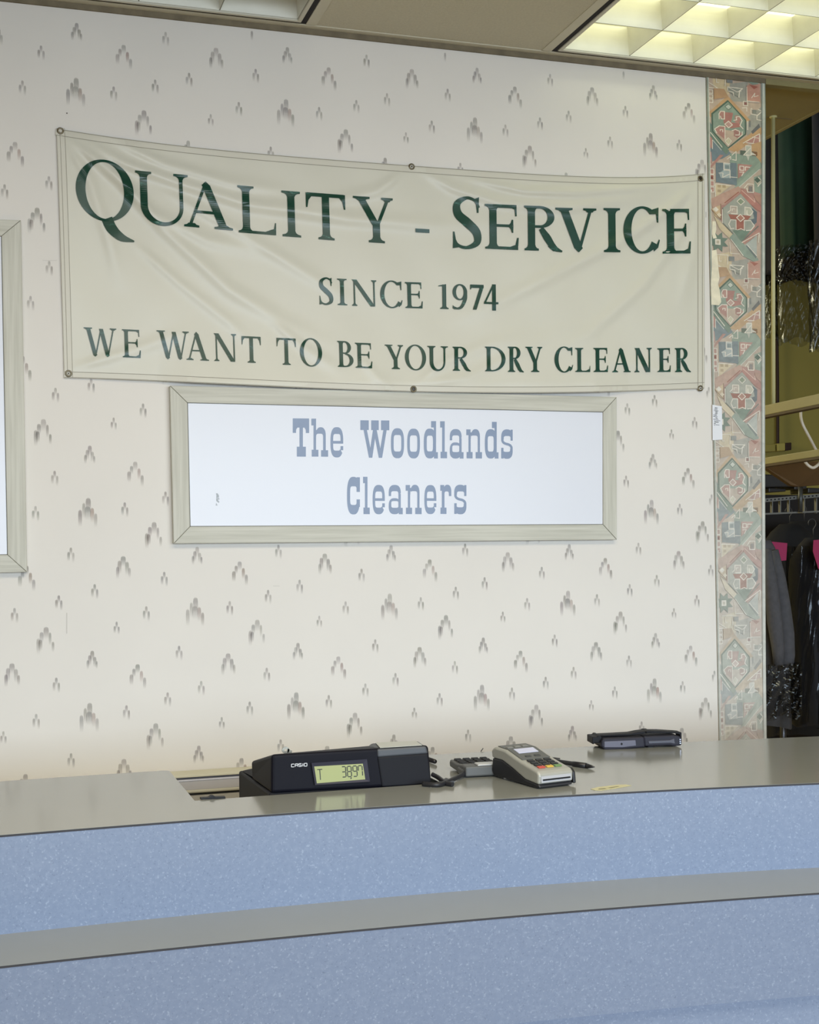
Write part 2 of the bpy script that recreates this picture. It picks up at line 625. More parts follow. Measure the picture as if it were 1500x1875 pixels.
        pline([(265, 1190), (310, 1150), (310, 1190)], 10, LGT, t)
        # pink bar
        pshape([(45, 1330), (180, 1140), (225, 1140), (60, 1345)], PNK, t)
        pshape([(60, 1110), (80, 1110), (90, 1270), (60, 1260)], (188, 146, 134), t)
        # blue square with light squares
        pshape([(130, 1250), (380, 1230), (380, 1530), (130, 1510)], (114, 130, 136), t)
        pshape(rect(225, 1245, 300, 1330), (178, 188, 184), t)
        pshape([(165, 1385), (225, 1340), (300, 1335), (300, 1440), (190, 1450)], (164, 176, 174), t)
        pline([(300, 1330), (225, 1330), (225, 1245), (300, 1245)], 8, LGT, t)
        pline([(225, 1340), (300, 1340), (300, 1440)], 8, LGT, t)
        pline([(165, 1385), (215, 1380), (210, 1440), (290, 1390)], 8, LGT, t)
        pline([(310, 1425), (385, 1425)], 8, LGT, t)
        pshape(rect(240, 1270, 290, 1320), (130, 146, 146), t)
        # pink block
        pshape([(395, 1240), (570, 1240), (500, 1330), (395, 1440)], PNK, t)
        pline(rect(418, 1268, 466, 1322), 9, LGT, t, True)
        pline([(485, 1320), (485, 1272), (540, 1275)], 10, LGT, t)
        pline([(415, 1350), (465, 1345), (440, 1400)], 9, LGT, t)
        # green band
        pshape([(320, 1600), (620, 1230), (665, 1180), (670, 1270), (400, 1560)], (150, 168, 146), t)
        pline([(400, 1560), (655, 1290)], 8, (206, 208, 190), t)
        pshape([(640, 1390), (690, 1450), (640, 1520), (595, 1450)], (196, 186, 160), t)
        pshape(dia(630, 1438, 40), DGR, t)
        pline([(640, 1395), (690, 1450), (635, 1525)], 8, LGT, t)
        # column of small squares at the left
        for (y0, c_) in ((1340, PNK), (1418, RED), (1500, PNK), (1580, PNK)):
            pshape(rect(48, y0, 105, y0 + 66), c_, t)
            pline(rect(48, y0, 105, y0 + 66), 8, LGT, t, True)
        pshape(dia(75, 1455, 18), (120, 70, 62), t)
        pline([(40, 1640), (75, 1620), (50, 1680)], 12, LGT, t)
        # cream triangle
        pshape([(120, 1530), (310, 1540), (120, 1720)], CRM, t)
        pline([(120, 1720), (120, 1532), (310, 1542)], 9, LGT, t)
        for (qx, qy) in ((165, 1560), (225, 1560), (165, 1625)):
            pshape(rect(qx - 20, qy - 18, qx + 20, qy + 18), (188, 158, 116), t)
        # pink gable over the second lozenge
        pshape([(60, 1740), (400, 1540), (440, 1600), (230, 1800), (80, 1860)], (196, 150, 128), t)
        pshape([(430, 1570), (690, 1800), (690, 1880), (600, 1820), (420, 1660)], (192, 122, 108), t)
        pline([(440, 1595), (600, 1740), (590, 1690)], 10, (222, 176, 156), t)
        pline([(230, 1780), (400, 1620)], 12, RED, t)
        pshape([(590, 1640), (690, 1640), (690, 1790), (600, 1700)], (184, 132, 112), t)
        pline([(470, 1560), (510, 1500), (580, 1500), (580, 1610), (510, 1610), (500, 1560)], 10, LGT, t)
        pshape(rect(525, 1530, 565, 1600), (140, 130, 124), t)
        # second lozenge
        L2 = [(425, 1640), (620, 1860), (620, 2010), (430, 2290), (205, 2050), (205, 1850)]
        pshape(L2, (164, 166, 150), t)
        pshape([(560, 1820), (625, 1870), (620, 2010), (590, 2040), (540, 1980), (590, 1960)], (96, 110, 118), t)
        pshape([(320, 2140), (420, 2120), (540, 2130), (430, 2290)], (112, 138, 118), t)
        pline([(205, 1850), (205, 2050), (430, 2290), (640, 2060)], 12, (120, 124, 112), t)
        pshape(dia(425, 1745, 46), (138, 152, 122), t)
        pline(dia(425, 1745, 46), 7, LGT, t, True)
        pshape(rect(290, 1815, 380, 1915), (190, 170, 152), t)
        pline([(265, 1905), (300, 1870), (300, 1815), (380, 1815), (380, 1915), (310, 1915)], 9, LGT, t)
        pline([(320, 1880), (320, 1850), (350, 1850)], 8, LGT, t)
        pshape([(475, 1815), (540, 1820), (575, 1870), (540, 1925), (475, 1920)], (190, 186, 160), t)
        pline([(475, 1920), (475, 1815), (540, 1820), (575, 1870), (540, 1925), (500, 1915), (500, 1860)], 9, LGT, t)
        pshape([(270, 1925), (350, 1930), (420, 1925), (550, 1930), (510, 1985), (465, 1985), (465, 2110), (420, 2130), (365, 2120), (365, 1990), (300, 1990)], RED, t)
        pshape(dia(420, 1965, 48), (186, 120, 98), t)
        pline(dia(420, 1965, 48), 9, LGT, t, True)
        pline([(365, 2130), (365, 2000), (300, 2000), (275, 2060), (300, 2120), (340, 2110)], 9, LGT, t)
        pline([(465, 2130), (465, 2000), (545, 1990), (590, 2060), (550, 2120), (490, 2130)], 9, LGT, t)
        pline([(380, 2130), (425, 2110), (470, 2130)], 9, LGT, t)
        # pane box at the left
        pshape([(70, 1870), (180, 1810), (180, 2010), (110, 1960)], (212, 176, 130), t)
        pline([(65, 1880), (180, 2005), (180, 1800)], 9, (150, 116, 86), t)
        pshape(dia(120, 1875, 36), LGT, t)
        pshape(dia(160, 1945, 30), (228, 206, 170), t)
        pline([(200, 1870), (200, 2050)], 10, LGT, t)
        # cream band and star
        pshape([(90, 1950), (320, 2190), (290, 2260), (160, 2130)], CRM, t)
        star = []
        for q in range(16):
            a = math.pi * 2 * q / 16
            rr = 135 if q % 2 == 0 else 78
            star.append((140 + rr * math.sin(a + math.pi / 8), 2305 + rr * 1.05 * math.cos(a + math.pi / 8)))
        pshape([(max(36, a), b) for a, b in star], (104, 128, 110), t)
        pshape(rect(105, 2270, 172, 2345), LGT, t)
        pshape(rect(122, 2290, 155, 2328), (196, 180, 150), t)
        # green band lower right, pink bar, grey corner
        pshape([(280, 2240), (330, 2180), (640, 2500), (640, 2570), (440, 2470)], (138, 158, 140), t)
        pline([(300, 2260), (450, 2470)], 9, LGT, t)
        pshape([(430, 2290), (650, 2090), (650, 2160), (470, 2310)], (192, 132, 116), t)
        pline([(435, 2295), (650, 2150), (640, 2280)], 9, LGT, t)
        pshape([(470, 2330), (620, 2180), (620, 2500)], (172, 178, 168), t)
        pshape([(475, 2330), (500, 2330), (620, 2470), (610, 2500)], (112, 126, 122), t)
        pline([(500, 2320), (620, 2460)], 8, LGT, t)
        pline([(285, 2300), (290, 2450), (400, 2450)], 8, LGT, t)
        # peach box
        pshape([(505, 2560), (660, 2520), (660, 2770), (505, 2770)], (200, 142, 122), t)
        pshape([(530, 2540), (640, 2560), (590, 2600)], (178, 96, 80), t)
        pline([(505, 2580), (505, 2768), (650, 2768)], 9, LGT, t)
        pline([(560, 2720), (600, 2650), (590, 2700), (640, 2680)], 7, LGT, t)
        # arrow cross
        pshape([(280, 2600), (450, 2600), (400, 2720), (350, 2700), (280, 2660)], (150, 150, 136), t)
        pline([(350, 2720), (345, 2670), (280, 2660), (280, 2605), (455, 2608), (420, 2640), (410, 2730)], 9, LGT, t)
        pline([(280, 2605), (390, 2660), (440, 2640)], 8, LGT, t)
        pshape(rect(270, 2490, 340, 2550), (132, 136, 134), t)
        pline([(110, 2475), (260, 2475), (250, 2600)], 8, LGT, t)
        pline([(150, 2500), (150, 2560), (180, 2560)], 8, LGT, t)
        pline([(45, 2560), (170, 2640), (60, 2640), (45, 2560)], 9, LGT, t)
        for q in range(3):
            pline(rect(50, 2670 + q * 62, 105, 2715 + q * 62), 8, LGT, t, True)
        pshape([(120, 2640), (240, 2640), (290, 2740), (120, 2790)], (190, 146, 104), t)
# border lines of the paper
for (u0, u1, c_) in ((0.0, 0.030, (150, 158, 142)), (0.030, 0.042, (216, 212, 196)), (0.93, 0.955, (150, 158, 150)), (0.955, 0.985, (196, 200, 188)), (0.985, 1.0, (134, 146, 134))):
    for a, b in zip(zs[6:-1], zs[7:]):
        layer[0] += 1
        b = min(b, ZC - 0.005)
        y = -0.0048
        pb.face([(pil_x(u0, a), y, a), (pil_x(u1, a), y, a), (pil_x(u1, b), y, b), (pil_x(u0, b), y, b)], M_BORDER, [fade(c_, a), fade(c_, a), fade(c_, b), fade(c_, b)])


def torn(pts):
    q = [onY(px, py, -0.0052) for px, py in pts]
    pb.face([tuple(p) for p in reversed(q)], M_BORDER, lin((232, 224, 200)) + (1,))


torn([(1304.5, 405), (1311, 405), (1312, 420), (1310, 428), (1313, 436), (1306, 437), (1304, 428)])
torn([(1304, 459), (1312, 457), (1314, 470), (1316, 492), (1318, 508), (1315, 520), (1318, 530), (1320, 545), (1321, 553), (1317, 559), (1303, 558), (1302, 520), (1304, 488)])
wall_corner = struct(pb.build('wall_corner'))

# paper sticker on the border paper
sk = MB()
M_STK = mat('white_paper', (232, 234, 240), 0.7)
M_INK = mat('faded_ink', (140, 142, 152), 0.8)
st = [(1304.5, 741), (1322, 744), (1323, 805), (1305, 806)]
q = [onY(px, py, -0.0056) for px, py in st]
sk.prism([tuple(p) for p in q], (0, -0.0004, 0), M_STK)
for i in range(26):
    yy = 746 + (i // 2) * 2.6
    if yy > 778:
        break
    x0 = 1306 + rnd.uniform(0, 6)
    x1 = x0 + rnd.uniform(2, 8)
    q = [onY(px, py, -0.0062) for px, py in ((x0, yy), (x1, yy + .6), (x1, yy + 1.7), (x0, yy + 1.2))]
    sk.face([tuple(p) for p in reversed(q)], M_INK)
tag(sk.build('sticker'), 'small white paper sticker with faded print on the patterned pillar', 'sticker')

# ---- ceiling with openings for the two fixtures
LA = (-0.46, 0.796)      # left fixture x range
LB = (1.4846, 2.74)      # right fixture
LY = (-0.64, -0.028)     # both fixtures y range
cb = MB()


def slab(x0, x1, y0, y1, m=M_CEIL):
    cb.box((x0, y0, ZC), (x1, y1, ZC + 0.02), m)


slab(RX0, RX1, FY, LY[0])
slab(RX0, LA[0], LY[0], 0)
slab(LA[1], LB[0], LY[0], 0)
slab(LB[1], RX1, LY[0], 0)
slab(LA[0], LA[1], LY[1], 0)
slab(LB[0], LB[1], LY[1], 0)
# tee bars
for x in (LA[1] + 0.014, LB[0] - 0.014, LA[0] - 0.014, LB[1] + 0.014):
    cb.box((x - 0.0135, FY, ZC - 0.0022), (x + 0.0135, -0.03, ZC), M_TEE)
for yq in (LY[0] - 0.012, LY[0] - 0.622, LY[0] - 1.232):
    cb.box((RX0, yq - 0.012, ZC - 0.002), (RX1, yq + 0.012, ZC), M_TEE)
cb.box((RX0, LY[1] + 0.002, ZC - 0.0024), (RX1, 0, ZC - 0.0001), M_TEE)
struct(cb.build('ceiling'))
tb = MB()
tb.box((RX0, -0.006, ZC - 0.0165), (pil_x(1, ZC), 0.0, ZC - 0.0025), M_STRIP)
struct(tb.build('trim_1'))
M_OLIVETRIM = mat('olive_header', (140, 132, 92), 0.8, noise=0.08, nscale=12)
tb = MB()
tb.box((pil_x(1, ZC) + 0.001, -0.006, ZC - 0.0185), (RX1, 0.02, ZC - 0.0025), M_OLIVETRIM)
struct(tb.build('trim_2'))

# room shell out of the picture
fb = MB()
fb.box((RX0, FY, -0.05), (RX1, 4.0, 0), M_FLOOR)
struct(fb.build('floor'))
for nm, lo, hi in (('wall_left', (RX0 - 0.1, FY, 0), (RX0, 0.11, ZC)), ('wall_right', (RX1, FY, 0), (RX1 + 0.1, 4.0, 3.4))):
    b_ = MB()
    b_.box(lo, hi, M_SIDE)
    struct(b_.build(nm))
b_ = MB()          # shop front with a wide window opening
WX0, WX1, WZ0, WZ1 = -1.2, 4.2, 0.9, 2.42
b_.box((RX0 - 0.1, FY - 0.12, 0), (WX0, FY, ZC + 0.1), M_SIDE)
b_.box((WX1, FY - 0.12, 0), (RX1 + 0.1, FY, ZC + 0.1), M_SIDE)
b_.box((WX0, FY - 0.12, 0), (WX1, FY, WZ0), M_SIDE)
b_.box((WX0, FY - 0.12, WZ1), (WX1, FY, ZC + 0.1), M_SIDE)
struct(b_.build('wall_front'))
b_ = MB()
M_ALU = mat('window_aluminium', (150, 150, 150), 0.4, metal=0.8)
for i in range(5):
    x = WX0 + (WX1 - WX0) * i / 4
    b_.box((x - 0.025, FY - 0.09, WZ0), (x + 0.025, FY - 0.03, WZ1), M_ALU)
struct(b_.build('window_1'))

# garment room behind
b_ = MB()
b_.box((-0.5, 3.0, 0), (RX1, 3.1, 3.4), M_OLIVE)
struct(b_.build('wall_rear'))
M_OCEIL = mat('olive_ceiling', (152, 143, 104), 0.9, noise=0.04, nscale=5)
b_ = MB()
b_.box((-0.5, 0.022, ZC), (2.492, 3.0, ZC + 0.05), M_OCEIL)
b_.box((-0.5, 0.300, ZC - 0.001), (2.47, 0.304, ZC), M_STRIP)
b_.box((2.492, 0.022, ZC - 0.004), (2.505, 3.0, ZC + 0.05), M_OCEIL)
b_.box((2.505, 0.022, 3.35), (RX1, 3.0, 3.4), M_BLACK)
struct(b_.build('ceiling_rear'))
b_ = MB()
b_.box((-0.6, 0.11, 0), (-0.5, 3.1, 3.4), M_OLIVE)
struct(b_.build('wall_left_rear'))
b_ = MB()
b_.box((2.505, -0.006, ZC), (RX1, 0.02, 3.4), M_BLACK)
struct(b_.build('wall_header'))

# ================================================================ CEILING LIGHTS
M_LOUV = mat('louver_aluminium', (235, 234, 222), 0.45, metal=0.2, noise=0.05, nscale=14)
M_FRAMEW = mat('fixture_white', (206, 202, 186), 0.5)
M_GAP = mat('fixture_gap', (26, 20, 18), 0.8)
M_TUBE_ON = mat('tube_on', (250, 250, 230), 0.5, emit=(248, 250, 212), estr=4.6)
M_TUBE_OFF = mat('tube_off', (225, 225, 222), 0.4)


def fixture(x0, x1, y0, y1, label, on):
    root = thing('ceiling_light', ((x0 + x1) / 2, (y0 + y1) / 2, ZC), label, 'ceiling light', None)
    g = 0.012
    b = MB()       # black shadow gap
    for (a0, a1, b0, b1) in ((x0, x1, y0, y0 + g), (x0, x1, y1 - g, y1), (x0, x0 + g * 1.25, y0 + g, y1 - g), (x1 - g * 1.25, x1, y0 + g, y1 - g)):
        b.box((a0, b0, ZC - 0.0006), (a1, b1, ZC + 0.004), M_GAP)
    b.build('shadow_gap', root)
    b = MB()       # white door frame
    ix0, ix1, iy0, iy1 = x0 + g * 1.25, x1 - g * 1.25, y0 + g, y1 - g
    h = 0.011
    for (a0, a1, b0, b1) in ((ix0, ix1, iy0, iy0 + h), (ix0, ix1, iy1 - h, iy1), (ix0, ix0 + h, iy0 + h, iy1 - h), (ix1 - h, ix1, iy0 + h, iy1 - h)):
        b.box((a0, b0, ZC - 0.004), (a1, b1, ZC + 0.012), M_FRAMEW)
    b.build('frame', root, bevel=0.0015)
    lx0, lx1, ly0, ly1 = ix0 + h, ix1 - h, iy0 + h, iy1 - h
    nx, ny = 6, 3
    H = 0.075

    def blade(p0, p1, n):
        """parabolic blade: thin at the bottom, thick at the top"""
        b = MB()
        prof = [(0.0, 0.0010), (0.25, 0.0022), (0.5, 0.0040), (0.75, 0.0065), (1.0, 0.010)]
        for s in (-1, 1):
            for (t0, w0), (t1, w1) in zip(prof[:-1], prof[1:]):
                a = Vector(p0) + Vector(n) * s * w0 + Vector((0, 0, H * t0))
                c = Vector(p1) + Vector(n) * s * w0 + Vector((0, 0, H * t0))
                d = Vector(p1) + Vector(n) * s * w1 + Vector((0, 0, H * t1))
                e = Vector(p0) + Vector(n) * s * w1 + Vector((0, 0, H * t1))
                b.face([a, c, d, e] if s > 0 else [e, d, c, a], M_LOUV)
        b.face([Vector(p0) + Vector(n) * 0.0010, Vector(p0) - Vector(n) * 0.0010, Vector(p1) - Vector(n) * 0.0010, Vector(p1) + Vector(n) * 0.0010], mat('louver_edge', (104, 102, 84), 0.6))
        return b

    for i in range(nx + 1):
        x = lx0 + (lx1 - lx0) * i / nx
        blade((x, ly0, ZC + 0.001), (x, ly1, ZC + 0.001), (1, 0, 0)).build('louver_blade', root)
    for j in range(ny + 1):
        y = ly0 + (ly1 - ly0) * j / ny
        blade((lx0, y, ZC + 0.001), (lx1, y, ZC + 0.001), (0, 1, 0)).build('louver_blade', root)
    b = MB()       # housing
    zt = ZC + 0.13
    b.box((x0, y0, zt), (x1, y1, zt + 0.01), M_FRAMEW)
    for (a0, a1, b0, b1) in ((x0 - 0.005, x1 + 0.005, y0 - 0.005, y0), (x0 - 0.005, x1 + 0.005, y1, y1 + 0.005), (x0 - 0.005, x0, y0, y1), (x1, x1 + 0.005, y0, y1)):
        b.box((a0, b0, ZC + 0.021), (a1, b1, zt + 0.01), M_FRAMEW)
    b.build('housing', root)
    for j in range(ny):
        y = ly0 + (ly1 - ly0) * (j + 0.5) / ny
        b = MB()
        b.tube([(lx0 + 0.02, y, ZC + 0.108), (lx1 - 0.02, y, ZC + 0.108)], 0.013, M_TUBE_ON if on else M_TUBE_OFF, 12)
        b.build('tube', root, smooth=True)
    return root


fixture(LA[0], LA[1], LY[0], LY[1], 'unlit grey louvered ceiling light above the left end of the banner', False)
fixture(LB[0], LB[1], LY[0], LY[1], 'lit yellow-green louvered ceiling light above the patterned pillar', True)

# ================================================================ COUNTER
M_TOP = mat('grey_counter_laminate', (146, 149, 144), 0.14, noise=0.03, nscale=4, spec=0.6)
M_BLUE = speckle('blue_speckled_laminate', (114, 129, 155), (152, 166, 188), (84, 98, 123), 0.5)
M_EDGE = mat('dark_laminate_edge', (40, 40, 46), 0.6)
M_CREAM = mat('cream_board', (224, 220, 196), 0.6)
M_STEEL = mat('grey_steel', (150, 150, 152), 0.35, metal=0.4)

fpts = [onZ(*q, CZ) for q in ((0, 1529), (250, 1509.5), (500, 1490.7), (900, 1463), (1200, 1447.8), (1500, 1433))]
fcoef = np.polyfit([p[0] for p in fpts], [p[1] for p in fpts], 3)
bpts = [onZ(*q, CZ) for q in ((0, 1431.2), (300, 1410), (810, 1381), (1300, 1357), (1500, 1348))]
bcoef = np.polyfit([p[0] for p in bpts], [p[1] for p in bpts], 2)


def fy(x):
    if x < 0:
        return float(np.polyval(fcoef, 0.0))
    if x > 1.5:
        s = (np.polyval(fcoef, 1.5) - np.polyval(fcoef, 1.45)) / 0.05
        return float(np.polyval(fcoef, 1.5) + s * (x - 1.5))
    return float(np.polyval(fcoef, x))


def by(x):
    if x < 0:
        return float(np.polyval(bcoef, 0.0))
    if x > 1.8:
        return float(np.polyval(bcoef, 1.8)) - 0.12 * (x - 1.8)
    return float(np.polyval(bcoef, x))


NX0, NX1 = 0.3425, 0.792
NYF = -1.03
ZLB = 0.8387                                    # ledge height at the panel
lfp = [onZ(*q, ZLB) for q in ((0, 1769), (500, 1717.3), (900, 1679.6), (1500, 1634.4))]
lcoef = np.polyfit([p[0] for p in lfp], [p[1] for p in lfp], 2)


def ly(x):
    if x < 0:
        return float(np.polyval(lcoef, 0.0))
    if x > 1.4:
        return float(np.polyval(lcoef, 1.4)) + (fy(x) - fy(1.4))
    return float(np.polyval(lcoef, x))


CX0, CX1 = -2.0, 3.2
xs = sorted(set([CX0, -1.0, -0.5] + [round(-0.2 + 0.05 * i, 3) for i in range(48)] + [2.4, 2.8, CX1]))
counter = thing('service_counter', (0.6, -1.0, 0), 'long curved shop counter with grey top and speckled blue front panels', 'counter')


def strip(name, yb, yf, z0, z1, m, segs, parent=counter, bevel=0.0):
    b = MB()
    for (xa, xb, fb_, ff_) in segs:
        X = sorted(set([xa, xb] + [x for x in xs if xa < x < xb]))
        n = len(X)
        vs, fs = [], []
        for x in X:
            vs += [(x, ff_(x), z0), (x, fb_(x), z0), (x, fb_(x), z1), (x, ff_(x), z1)]
        for i in range(n - 1):
            for k in range(4):
                fs.append((4 * i + k, 4 * i + (k + 1) % 4, 4 * i + 4 + (k + 1) % 4, 4 * i + 4 + k))
        fs.append((0, 1, 2, 3)[::-1])
        fs.append((4 * (n - 1), 4 * (n - 1) + 1, 4 * (n - 1) + 2, 4 * (n - 1) + 3))
        b.raw(vs, fs, m)
    o = b.build(name, parent)
    bm = bmesh.new()
    bm.from_mesh(o.data)
    bmesh.ops.recalc_face_normals(bm, faces=bm.faces)
    bm.to_mesh(o.data)
    bm.free()
    return o


TH = 0.032


def nb(x):       # rounded corner at the back of the cut-out
    r = 0.012
    d = NX0 - x
    if d < r:
        return by(x) - (r - math.sqrt(max(0, r * r - (r - d) ** 2)))
    return by(x)


xs += [NX0 - 0.012, NX0 - 0.009, NX0 - 0.006, NX0 - 0.003, NX0 - 0.001]
xs.sort()
strip('countertop', None, None, CZ - TH, CZ, M_TOP,
      [(CX0, NX0, nb, lambda x: fy(x) + 0.001), (NX0, NX1, lambda x: NYF, lambda x: fy(x) + 0.001), (NX1, CX1, by, lambda x: fy(x) + 0.001)])
strip('edge_strip', None, None, CZ - 0.0032, CZ - 0.0004, M_EDGE, [(CX0, CX1, lambda x: fy(x) + 0.001, lambda x: fy(x) - 0.0006)])
strip('upper_panel', None, None, ZLB, CZ - 0.0032, M_BLUE, [(CX0, CX1, lambda x: fy(x) + 0.001, lambda x: fy(x))])
strip('ledge', None, None, ZLB - 0.0034, ZLB, M_TOP, [(CX0, CX1, lambda x: fy(x) + 0.02, lambda x: ly(x) + 0.001)])
strip('edge_strip', None, None, ZLB - 0.0032, ZLB - 0.0004, M_EDGE, [(CX0, CX1, lambda x: ly(x) + 0.001, lambda x: ly(x) - 0.0006)])
P_ = onY(1280, 1853, ly(1.1))
ZK = float(onY(1280, 1853, ly(float(P_[0])))[2])
strip('ledge_fascia', None, None, ZK, ZLB - 0.0032, M_BLUE, [(CX0, CX1, lambda x: ly(x) + 0.001 + 0.018, lambda x: ly(x))])
fa = [o for o in bpy.data.objects if o.name.startswith('ledge_fascia')][0]
for v_ in fa.data.vertices:                 # the fascia is leaned back towards its lower edge to render darker
    if v_.co.z < ZLB - 0.05:
        v_.co.y += 0.028
strip('lower_panel', None, None, 0.0, ZK + 0.01, M_BLUE, [(CX0, CX1, lambda x: ly(x) + 0.09, lambda x: ly(x) + 0.042)])
strip('carcass', None, None, 0.0, CZ - TH - 0.10, M_CREAM, [(CX0, CX1, lambda x: by(x) - 0.02, lambda x: ly(x) + 0.06 if False else fy(x) + 0.02)])
# recessed shelf under the cut-out, lower rail pieces
b_ = MB()
b_.box((NX0 + 0.001, NYF - 0.004, CZ - 0.034), (NX0 + 0.016, NYF + 0.006, CZ - 0.006), M_CREAM)
b_.build('cut_out_batten', counter)
b_ = MB()
b_.box((0.415, NYF - 0.004, CZ - 0.03), (0.432, NYF + 0.006, CZ - 0.003), M_CREAM)
b_.build('cut_out_batten', counter)

# work ledge along the wall behind the counter
wl = thing('work_ledge', (0.6, -0.1, 0), 'low cream work ledge against the wallpaper seen through the counter cut-out', 'ledge')


def wz(px, py, Y=-0.12):
    return float(onY(px, py, Y)[2])


b_ = MB()
zt = wz(330, 1411.5, 0.0)
LD = -float(onZ(330, 1421, zt)[1])
b_.box((-1.2, -LD, zt - 0.005), (0.95, -0.001, zt), M_CREAM)
b_.build('ledge_top', wl, bevel=0.001)
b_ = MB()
b_.box((-1.2, -LD + 0.012, zt - 0.0105), (0.95, -0.01, zt - 0.005), mat('ledge_shade_grey', (112, 110, 116), 0.6))  # grey strip painted in for the shade under the ledge top
b_.build('ledge_shade_strip', wl)
b_ = MB()
b_.box((-1.2, -LD + 0.002, zt - 0.0145), (0.95, -0.01, zt - 0.0105), mat('highlight_strip', (222, 224, 236), 0.4))  # pale strip painted in for a highlight line
b_.build('highlight_strip', wl, bevel=0.001)
b_ = MB()
b_.box((-1.2, -LD + 0.004, zt - 0.036), (0.95, -0.01, zt - 0.0145), mat('grey_rail_face', (196, 194, 196), 0.5))
b_.build('rail', wl)
b_ = MB()
b_.tube([(-1.2, -LD + 0.008, zt - 0.040), (0.95, -LD + 0.008, zt - 0.040)], 0.005, mat('cream_rail', (222, 220, 204), 0.5), 10)
b_.build('cream_rail', wl, smooth=True)
b_ = MB()
b_.box((-1.2, -LD + 0.02, zt - 0.051), (0.95, -0.01, zt - 0.045), mat('dark_joint', (70, 68, 62), 0.7))
b_.build('dark_joint', wl)
b_ = MB()
b_.box((-1.2, -LD + 0.008, 0), (0.95, -0.01, zt - 0.051), mat('grey_cabinet', (186, 184, 178), 0.6))
b_.build('cabinet_front', wl)
# dark clip at the cut-out edge
b_ = MB()
cl = [onY(px, py, NYF + 0.004) for px, py in ((368, 1464.5), (368, 1461.5), (383, 1460.5), (387, 1457.5), (391, 1457), (395, 1459.5), (413, 1459.2), (413, 1462.5))]
b_.prism([tuple(p) for p in cl], (0, 0.012, 0), M_BLACK)
tag(b_.build('cable_clip'), 'small black clip with a raised middle in the counter cut-out beside the register', 'clip')

# ================================================================ BANNER
M_BANNER = mat('banner_vinyl', (213, 210, 196), 0.40, spec=0.4, noise=0.02, nscale=4)
M_HEM = mat('banner_hem', (210, 206, 192), 0.45, spec=0.4)
M_STITCH = mat('banner_stitch', (150, 144, 130), 0.8)


def green_vinyl():
    m = mat('green_vinyl', (16, 66, 50), 0.35, spec=0.5)
    nt = m.node_tree
    b = nt.nodes['Principled BSDF']
    tc = nt.nodes.new('ShaderNodeTexCoord')
    mp = nt.nodes.new('ShaderNodeMapping')
    mp.inputs['Rotation'].default_value = (0, 0.5, 0)
    mp.inputs['Scale'].default_value = (18, 18, 60)
    nt.links.new(tc.outputs['Object'], mp.inputs['Vector'])
    n = nt.nodes.new('ShaderNodeTexNoise')
    n.inputs['Scale'].default_value = 1.0
    n.inputs['Detail'].default_value = 7
    n.inputs['Roughness'].default_value = 0.7
    nt.links.new(mp.outputs['Vector'], n.inputs['Vector'])
    r = nt.nodes.new('ShaderNodeValToRGB')
    r.color_ramp.elements[0].position = 0.60
    r.color_ramp.elements[0].color = lin((14, 62, 48)) + (1,)
    e = r.color_ramp.elements.new(0.66)
    e.color = lin((52, 104, 92)) + (1,)
    r.color_ramp.elements[-1].position = 0.74
    r.color_ramp.elements[-1].color = lin((150, 178, 168)) + (1,)
    nt.links.new(n.outputs['Fac'], r.inputs['Fac'])
    nt.links.new(r.outputs['Color'], b.inputs['Base Color'])
    return m


M_GREEN = green_vinyl()
TOPE = [(102.5, 236), (150, 241), (240, 256), (340, 267.5), (480, 283), (620, 293), (755, 301), (900, 315), (1040, 323), (1160, 322.5), (1290, 318)]
BOTE = [(117, 692), (200, 693.5), (300, 699), (400, 703), (500, 707), (600, 712), (757, 717.5), (900, 719.5), (1040, 719), (1160, 716), (1290, 711.5)]


def interp(tab, x):
    return float(np.interp(x, [a for a, b in tab], [b for a, b in tab]))


def smooth_fit(tab, deg):
    c = np.polyfit([(a - 700) / 600 for a, b in tab], [b for a, b in tab], deg)
    return lambda x: float(np.polyval(c, (x - 700) / 600))


tope, bote = smooth_fit(TOPE, 5), smooth_fit(BOTE, 4)


def bxy(u, v):
    """banner surface parameters -> picture position on the wall plane"""
    xt = 102.5 + (1290 - 102.5) * u
    xb = 117.5 + (1290 - 117.5) * u
    return xt + (xb - xt) * (v ** 0.8 if v > 0 else 0), tope(xt) + (bote(xb) - tope(xt)) * v


